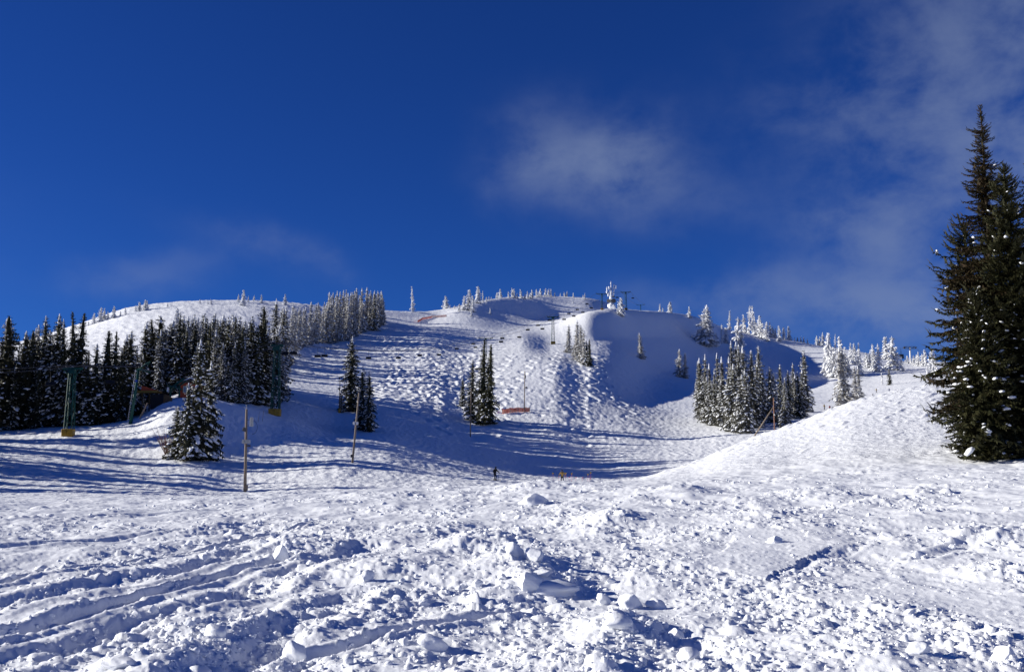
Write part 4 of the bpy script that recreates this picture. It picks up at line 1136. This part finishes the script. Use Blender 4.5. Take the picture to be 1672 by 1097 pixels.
MB().add([(-1.1, -0.9, hh + .17), (1.9, -0.9, hh + .17), (1.2, -0.9, hh + .35), (-1.0, -0.9, hh + 1.0), (-1.1, -0.8, hh + .17), (1.9, -0.8, hh + .17), (1.2, -0.8, hh + .35), (-1.0, -0.8, hh + 1.0)], [(0, 1, 2, 3), (7, 6, 5, 4), (0, 4, 5, 1), (1, 5, 6, 2), (2, 6, 7, 3), (3, 7, 4, 0)]).build('side_panel', M_RED, e)
for sx in (-1.2, 0.0, 1.2): MB().tube((sx, 0.2, -0.4), (sx, 0.2, hh), 0.12).build('post', M_BROWN, e)
MB().box((1.7, 0.4, hh * 0.5), (2.6, 1.8, hh * 0.75)).build('underframe', M_BLACK, e)
q = at_dist(231, 160, 672)
o = tag(MB().box((q[0] + 0.3, q[1], q[2] + 1.1), (0.24, 0.08, 2.9), ry=0.42).build('loose_plank', mat('new_wood', (0.62, 0.42, 0.24), 0.7)), 'pale wooden plank propped against the ramp beside the green gantry', 'plank')
# tubular gantry
g0 = at_dist(213, 157, 686); h = height_for(g0, 222, 602)
e = empty('gantry_mast', g0 + np.array([0, 0, -0.2]), 'green tubular lift gantry with curved arm and blue plate', 'lift tower')
t = 9 / FPX * g0[1]
MB().tube((0, 0, 0), (t, 0, h), 0.27, 0.20, 12).build('mast', M_GREEN, e, True)
MB().path([(t - 0.3, 0, h), (t + 0.5, 0, h + 0.05), (t + 1.2, -0.1, h - 0.1), (t + 1.9, -0.2, h - 0.35)], 0.17, 8).path([(t - 0.1, 0.2, h), (t + 0.9, 0.3, h + 0.9), (t + 1.7, 0.4, h + 1.35)], 0.10, 8).tube((t + 1.2, 0.3, h + 0.1), (t + 1.5, 0.35, h + 1.2), 0.07).build('arm', M_GREEN, e)
MB().box((t + 1.7, 0.1, h - 0.1), (2.2, 1.3, 0.16), ry=0.12).build('wheel_guard', M_DARKGREY, e)
MB().box((t * 0.82, -0.24, h * 0.80), (0.34, 0.06, 0.34)).build('number_plate', M_BLUE, e)
m = MB()
for k in range(20): m.box((t * (k / 20) - 0.28, -0.1, 0.5 + k * (h - 1) / 20), (0.3, 0.05, 0.05))
m.tube((-0.42, -0.1, 0.3), (t - 0.42, -0.1, h), 0.03).build('ladder', M_WHITEP, e)

# ------------------------------------------------------------------ bare bush
bp_ = on_ground(272, 742, 70)
m = MB(); rb = random.Random(8)
for i in range(46):
    a_ = rb.uniform(0, 6.28); ln = rb.uniform(1.6, 4.2); tl = rb.uniform(0.05, 0.5)
    p0 = np.array([0.2 * math.cos(a_), 0.2 * math.sin(a_), 0]); dv = np.array([math.cos(a_) * tl - 0.15, math.sin(a_) * tl, 1.0])
    p1 = p0 + dv * ln * 0.55; p2 = p1 + (dv + np.array([rb.uniform(-.3, .3), rb.uniform(-.3, .3), 0])) * ln * 0.45
    m.tube(p0, p1, 0.022, 0.016, 4).tube(p1, p2, 0.016, 0.006, 4)
    for k in range(4):
        s0 = p0 + dv * ln * rb.uniform(0.25, 0.55); m.tube(s0, s0 + np.array([rb.uniform(-.5, .5), rb.uniform(-.5, .5), rb.uniform(.4, 1.0)]) * ln * 0.28, 0.012, 0.005, 4)
o = m.build('bare_bush', M_TWIG); o.location = bp_
tag(o, 'leafless reddish brown bush at left of the snowy clump', 'bush')

# ------------------------------------------------------------------ race markers
for px, py, pt, lb in ((903, 787, 773, 'first yellow disc marker from left, behind the tan skier'), (924, 786, 775, 'second yellow disc marker, just right of the tan skier'), (933.5, 786, 777, 'third yellow disc marker from left in the valley'), (960, 785, 776.5, 'fourth yellow disc marker, low on thin red pole'), (964.5, 781, 772, 'rightmost and highest yellow disc marker in the valley')):
    p = at_dist(px, 163 if px < 962 else 172, py); h = max(1.2, height_for(p, px, pt))
    e = empty('course_marker', p, lb, 'marker', 'yellow disc course markers')
    MB().tube((0, 0, -0.2), (0, 0, h), 0.016, 0.014, 6).build('stake', M_PINK, e)
    MB().disc((0, -0.03, h), 0.13, 0.03, (0, 1, 0), 14).build('disc', M_DISC, e)
for i, (px, py) in enumerate(((912, 786), (929, 782), (940, 782), (951, 782), (963, 783))):
    p = at_dist(px, 166, py)
    e = empty('flag_stake', p, ORD[i] + ' little pink flag from left among the yellow markers', 'flag', 'pink flags by the markers')
    MB().tube((0, 0, -0.2), (0, 0, 0.75), 0.012, 0.012, 5).build('stake', M_PINK, e)
    MB().box((0.08, 0, 0.66), (0.16, 0.02, 0.13)).build('flag', M_PINK, e)

# ------------------------------------------------------------------ skiers
M_CLOTH_BLACK = mat('black_cloth', (0.012, 0.012, 0.016), 0.8)
M_CLOTH_TAN = mat('tan_cloth', (0.52, 0.33, 0.10), 0.8)
M_CLOTH_RED = mat('red_cloth', (0.40, 0.03, 0.03), 0.8)
M_CLOTH_BLUE = mat('blue_cloth', (0.03, 0.05, 0.16), 0.8)
M_SKIN = mat('skin', (0.55, 0.33, 0.24), 0.6)
M_SKI = mat('ski', (0.05, 0.05, 0.06), 0.4)
def skinned(name, V, E, Rr, m_, parent, sub_=1):
    me = bpy.data.meshes.new(name); me.from_pydata([tuple(v) for v in V], E, []); me.materials.append(m_)
    o = link(name, me, parent)
    md = o.modifiers.new('skin', 'SKIN'); md.use_smooth_shade = True
    for sv, r in zip(me.skin_vertices[0].data, Rr): sv.radius = (r, r)
    me.skin_vertices[0].data[0].use_root = True
    s_ = o.modifiers.new('sub', 'SUBSURF'); s_.levels = sub_; s_.render_levels = sub_
    return o
def skier(p, rz, label, jacket, trousers, group=None, pose='ski', scale=1.0, skis=True):
    e = empty('person', p, label, 'person', group, rz); e.scale = (scale,) * 3
    if pose == 'ski':      # knees bent, weight on one leg, facing +Y... local -Y is forward
        J = dict(pel=(0, 0.05, .88), kl=(-.13, -.16, .50), kr=(.15, -.12, .50), al=(-.12, .03, .10), ar=(.17, .06, .10), tl=(-.12, -.14, .06), tr=(.17, -.11, .06), ch=(0, -.10, 1.28), nk=(0, -.15, 1.47), hd=(0, -.18, 1.58), top=(0, -.18, 1.72), sl=(-.20, -.10, 1.38), sr=(.20, -.10, 1.38), el_=(-.38, -.12, 1.14), er=(.38, -.12, 1.14), wl=(-.42, -.34, 1.02), wr=(.42, -.34, 1.02))
    elif pose == 'stand':
        J = dict(pel=(0, 0, .93), kl=(-.11, -.04, .52), kr=(.13, -.04, .52), al=(-.12, .02, .10), ar=(.14, .02, .10), tl=(-.12, -.16, .06), tr=(.14, -.16, .06), ch=(0, -.02, 1.33), nk=(0, -.03, 1.52), hd=(0, -.05, 1.63), top=(0, -.05, 1.77), sl=(-.21, -.02, 1.43), sr=(.21, -.02, 1.43), el_=(-.30, .02, 1.16), er=(.32, .02, 1.16), wl=(-.30, -.20, 1.0), wr=(.34, -.20, 1.0))
    else:                  # sitting in the snow
        J = dict(pel=(0, 0.1, .16), kl=(-.13, -.35, .38), kr=(.15, -.38, .30), al=(-.12, -.68, .12), ar=(.17, -.75, .12), tl=(-.12, -.80, .2), tr=(.17, -.86, .2), ch=(0, .22, .55), nk=(0, .2, .75), hd=(0, .17, .86), top=(0, .16, 1.0), sl=(-.21, .2, .66), sr=(.21, .2, .66), el_=(-.35, .35, .42), er=(.35, .35, .42), wl=(-.40, .45, .14), wr=(.40, .45, .14))
    V = []; E = []; Rr = []
    def v(q, r): V.append(q); Rr.append(r); return len(V) - 1
    A = {k_: np.array(q) for k_, q in J.items()}
    pe = v(A['pel'], .155); c = v(A['ch'], .165); n_ = v(A['nk'], .065); hd = v(A['hd'], .105); tp_ = v(A['top'], .075)
    E += [(pe, c), (c, n_), (n_, hd), (hd, tp_)]
    for s_ in 'lr':
        hip = v(A['pel'] * 0.9 + A['k' + s_] * 0.1 + np.array([(-.06 if s_ == 'l' else .06), 0, 0]), .10); k_ = v(A['k' + s_], .068); a_ = v(A['a' + s_], .055); t_ = v(A['t' + s_], .045)
        E += [(pe, hip), (hip, k_), (k_, a_), (a_, t_)]
        sh = v(A['s' + s_], .075); el_ = v(A['el_' if s_ == 'l' else 'er'], .052); wr = v(A['w' + s_], .036)
        E += [(c, sh), (sh, el_), (el_, wr)]
        d_ = A['w' + s_] - A['el_' if s_ == 'l' else 'er']; d_ = d_ / np.linalg.norm(d_)
        pm = v(A['w' + s_] + d_ * .07, .034); E.append((wr, pm))
        up_ = np.array([0, 0, 1.0]); sd = np.cross(d_, up_); sd /= np.linalg.norm(sd) + 1e-9
        for q_, ln_ in ((-.03, .06), (-.01, .075), (.01, .07), (.03, .055)):
            f1 = v(A['w' + s_] + d_ * (.07 + ln_ * .6) + sd * q_, .010); f2 = v(A['w' + s_] + d_ * (.06 + ln_ * .8) + sd * q_ + np.array([0, 0, -.035]), .009)
            E += [(pm, f1), (f1, f2)]
        th_ = v(A['w' + s_] + d_ * .06 + np.array([0, 0, .03]) + sd * (.05 if s_ == 'l' else -.05), .011); E.append((pm, th_))
    skinned('body', V, E, Rr, trousers, e)
    V = []; E = []; Rr = []
    hem = v(A['pel'] + np.array([0, 0, -.02]), .185); w2 = v((A['pel'] + A['ch']) / 2, .180); c = v(A['ch'], .19); n_ = v(A['nk'] * 0.8 + A['ch'] * 0.2, .085)
    E += [(hem, w2), (w2, c), (c, n_)]
    for s_ in 'lr':
        sh = v(A['s' + s_], .095); el_ = v(A['el_' if s_ == 'l' else 'er'], .070); wr = v(A['w' + s_], .054); E += [(c, sh), (sh, el_), (el_, wr)]
    skinned('jacket', V, E, Rr, jacket, e)
    hd_ = A['hd']
    hm = MB().ball(hd_ + np.array([0, .01, .05]), .135, 2, (0.92, 1.05, 0.95)).build('helmet', M_CLOTH_BLACK, e, True)
    MB().box(hd_ + np.array([0, -.125, .02]), (.19, .05, .08)).build('goggles', M_GLASS, e, False, 0.02)
    if skis:
        for s_, ang in (('l', .12), ('r', -.05)):
            a_ = A['a' + s_]
            sk = MB().box((a_[0], a_[1] - .1, .02), (.09, 1.6, .025), rz=ang * 0.3)
            sk.box((a_[0], a_[1] - .97, .07), (.085, .22, .02), rx=-.5)
            sk.build('ski', M_SKI, e)
            MB().box((a_[0], a_[1] - .06, .10), (.11, .32, .14)).build('boot', M_CLOTH_BLACK, e, False, 0.03)
    return e, A
def pole_for(e, A, s_, label):
    M = Matrix.Translation(e.location) @ e.rotation_euler.to_matrix().to_4x4() @ Matrix.Diagonal((*e.scale, 1))
    a = M @ Vector(A['w' + s_] + np.array([0, -.07, .02])); b = M @ Vector(A['w' + s_] + np.array([(-.12 if s_ == 'l' else .12), .35, -A['w' + s_][2] + .02]))
    o = MB().tube(a, b, .016, .012, 6).disc(np.array(b) + np.array([0, 0, .08]), .06, .015).build('ski_pole', M_DARKGREY)
    tag(o, label, 'ski pole')
p = on_ground(808, 784, 120); e, A = skier(p, rad(40), 'skier all in black turning on the valley floor', M_CLOTH_BLACK, M_CLOTH_BLACK, scale=1.02)
pole_for(e, A, 'l', 'ski pole in the left hand of the black clad skier'); pole_for(e, A, 'r', 'ski pole in the right hand of the black clad skier')
p = on_ground(918, 789, 115); e, A = skier(p, rad(-5), 'skier in tan jacket and dark trousers near the yellow markers', M_CLOTH_TAN, M_CLOTH_BLACK, scale=1.02)
pole_for(e, A, 'l', 'ski pole in the left hand of the tan jacketed skier'); pole_for(e, A, 'r', 'ski pole in the right hand of the tan jacketed skier')
for px, py, jk, tr, ps, lb in ((1346, 669, M_CLOTH_TAN, M_CLOTH_BLACK, 'stand', 'left of two tiny skiers standing behind the mound'), (1355, 671, M_CLOTH_RED, M_CLOTH_BLACK, 'stand', 'right of two tiny skiers behind the mound, reddish jacket'),
                           (1426, 647, M_CLOTH_BLACK, M_CLOTH_BLACK, 'sit', 'tiny snow rider sitting on the far right piste'), (1431, 641, M_CLOTH_TAN, M_CLOTH_BLACK, 'stand', 'tiny skier just above the sitting rider'), (1452, 641, M_CLOTH_BLUE, M_CLOTH_BLUE, 'stand', 'rightmost tiny skier in dark blue at the mound edge')):
    p = on_ground(px, py, 200); skier(p, rad(30), lb, jk, tr, 'tiny skiers on the far right piste', ps, 1.05, ps != 'sit')

# ------------------------------------------------------------------ clods of snow
CRNG = np.random.default_rng(77)
def clod_mesh(seed, n=3, plates=11):
    r_ = np.random.default_rng(seed); V, Fc = ico_sub(n); V = V.copy()
    for _ in range(plates):
        d_ = r_.normal(size=3); d_ /= np.linalg.norm(d_); lim = r_.uniform(0.50, 0.85)
        q = V @ d_; V -= np.outer(np.maximum(0, q - lim) * 0.92, d_)
    ph = r_.uniform(0, 6, 6)
    k = 1 + 0.05 * np.sin(V[:, 0] * 4 + ph[0]) + 0.05 * np.sin(V[:, 1] * 5 + ph[1]) + 0.05 * np.sin(V[:, 2] * 7 + V[:, 0] * 4 + ph[2]) + 0.014 * r_.normal(size=len(V))
    return V * k[:, None], Fc
CLODS = []
for i in range(12):
    V, Fc = clod_mesh(200 + i); CLODS.append(new_mesh('snow_clod', V, Fc, True, [M_SNOW_NEAR]))
def put_clod(p, s, label, group=None, v=None, sink=0.3, rz=None, name='snow_clod', tilt=0.5):
    o = link(name, CLODS[int(CRNG.integers(12)) if v is None else v], None, (p[0], p[1], p[2] + s[2] * (0.75 - 1.3 * sink)))
    o.scale = s; o.rotation_euler = (CRNG.uniform(-tilt, tilt), CRNG.uniform(-tilt, tilt), CRNG.uniform(0, 6.28) if rz is None else rz)
    return tag(o, label, 'snow clod', group)
BIG = [(1030, 992, 50, 40, 'big rounded snow boulder in the middle foreground'), (1072, 992, 36, 26, 'shaded snow lump touching the right of the big boulder'), (1005, 1022, 66, 26, 'flat snow block just below the big boulder'), (985, 985, 30, 26, 'small upright snow block left of the big boulder'),
       (905, 965, 88, 34, 'long snow block left of the big boulder'), (862, 960, 52, 36, 'squarish snow block left of the long block'), (880, 938, 56, 14, 'thin tilted crust plate above the long block'), (840, 908, 42, 36, 'upright snow block at left of the heap'), (872, 915, 44, 30, 'rounded snow block in the heap above the plate'),
       (706, 1056, 56, 34, 'smooth domed snow boulder at bottom centre left'), (484, 1072, 46, 42, 'tall snow boulder near the bottom, left of centre'), (456, 915, 34, 36, 'pointed snow block on the dark sided heap at left'), (195, 1090, 70, 26, 'broad snow lump at the bottom left edge'), (356, 1035, 46, 30, 'rounded snow lump beside the left ruts'), (872, 822, 56, 26, 'bright snow block on the crest below the black skier'),
       (1120, 1078, 56, 26, 'low snow lump near bottom right of centre'), (1105, 1042, 28, 28, 'small round snow lump right of the flat block'), (1640, 1078, 46, 34, 'snow lump near the bottom right corner'), (1500, 1066, 40, 26, 'snow lump at bottom right'), (1450, 878, 30, 20, 'snow block on the right hand heap'), (1265, 885, 34, 16, 'snow lump lying on the flat slab'), (600, 948, 26, 24, 'round snow lump beside centre left heap'), (220, 940, 22, 22, 'small snow lump standing between the left ruts'), (250, 1000, 20, 18, 'snow lump on the edge of lower left rut')]
for px, py, w, h, lb in BIG:
    p = on_ground(px, py, 6.0, 60); u_ = p[1] / FPX
    put_clod(p, (w * u_ / 2 * 0.88, w * u_ / 2 * 0.8, h * u_ / 2 * 1.1), lb, None, sink=0.36, tilt=0.2, rz=CRNG.uniform(-0.5, 0.5))
cnt = 0; used_ = []
i_of = lambda px, py: on_ground(px, py, 6.0, 60)
def clod_label(px, py, w):
    sz = 'large' if w > 0.13 else 'middling' if w > 0.085 else 'small'
    a_ = 'among the left ruts' if px < 420 else 'left of the big boulder' if px < 900 else 'around the big boulder' if px < 1150 else 'below the flat slab' if px < 1400 and py > 940 else 'near the flat slab' if px < 1400 else 'at the right edge'
    b_ = 'close to the bottom edge' if py > 1020 else 'in the middle foreground' if py > 900 else 'far out towards the crest'
    return '%s loose clod of snow %s, %s' % (sz, a_, b_)
while cnt < 276:
    px = CRNG.uniform(0, 1672); py = 800 + 297 * CRNG.random() ** 0.8
    p = i_of(px, py)
    i = int(np.clip(np.searchsorted(RR, math.hypot(p[0], p[1])) - 1, 0, ROUGH.shape[0] - 1)); j = int(np.clip(np.searchsorted(PHI, math.atan2(p[0], p[1])), 0, NC - 1))
    if CRNG.random() > ROUGH[i, j] ** 1.5 + 0.04: continue
    w = (9.5 + 14 * CRNG.random() ** 3) * p[1] / FPX
    w = min(w, 0.22)
    put_clod(p, (w / 2, w / 2 * CRNG.uniform(.7, 1.1), w / 2 * CRNG.uniform(.55, .9)), clod_label(px, py, w), 'loose snow clods', sink=0.45)
    cnt += 1
def crumbs(n, wmin, wmax, name, label, base, power=2.0):
    V0, F0 = base
    rr_ = 6.5 * (52 / 6.5) ** CRNG.random(n); ph = CRNG.uniform(-rad(29), rad(29), n)
    i = np.clip(np.searchsorted(RR, rr_) - 1, 0, ROUGH.shape[0] - 1); j = np.clip(np.searchsorted(PHI, ph), 0, NC - 1)
    k = CRNG.random(n) < np.clip(ROUGH[i, j], 0, 1) ** 1.4 + 0.05
    rr_, ph = rr_[k], ph[k]; n = len(rr_)
    xq, yq = rr_ * np.sin(ph), rr_ * np.cos(ph); zq = gz(xq, yq)
    w = (wmin + (wmax - wmin) * CRNG.random(n) ** power) * (rr_ / 12) ** 0.2
    S = w[:, None] * CRNG.uniform(0.6, 1.15, (n, 3)) * np.array([[1, 1, 0.8]]) / 2
    a = CRNG.uniform(0, 6.28, n); t = CRNG.uniform(-0.6, 0.6, n)
    P = V0[None] * S[:, None, :] * (1 + 0.16 * CRNG.uniform(-1, 1, (n, len(V0), 1)))
    X1 = P[:, :, 0]; Y1 = P[:, :, 1] * np.cos(t)[:, None] - P[:, :, 2] * np.sin(t)[:, None]; Z1 = P[:, :, 1] * np.sin(t)[:, None] + P[:, :, 2] * np.cos(t)[:, None]
    X2 = X1 * np.cos(a)[:, None] - Y1 * np.sin(a)[:, None]; Y2 = X1 * np.sin(a)[:, None] + Y1 * np.cos(a)[:, None]
    W = np.stack([X2 + xq[:, None], Y2 + yq[:, None], Z1 + (zq + w * 0.04)[:, None]], -1).reshape(-1, 3)
    Fc = ((np.arange(n) * len(V0))[:, None, None] + F0[None]).reshape(-1, 3)
    tag(link(name, new_mesh(name, W, Fc, True, [M_SNOW_NEAR])), label, 'snow', None, 'stuff')
OCT = (np.array([(1, 0, 0), (-1, 0, 0), (0, 1, 0), (0, -1, 0), (0, 0, 1), (0, 0, -1)], float), np.array([(0, 2, 4), (2, 1, 4), (1, 3, 4), (3, 0, 4), (2, 0, 5), (1, 2, 5), (3, 1, 5), (0, 3, 5)]))
crumbs(6500, 0.035, 0.14, 'snow_rubble', 'countless broken lumps of snow strewn over the foreground', (ICO_V, ICO_F), 3.0)
crumbs(26000, 0.018, 0.055, 'snow_crumbs', 'fine crumbs of snow scattered all over the foreground', OCT, 1.6)
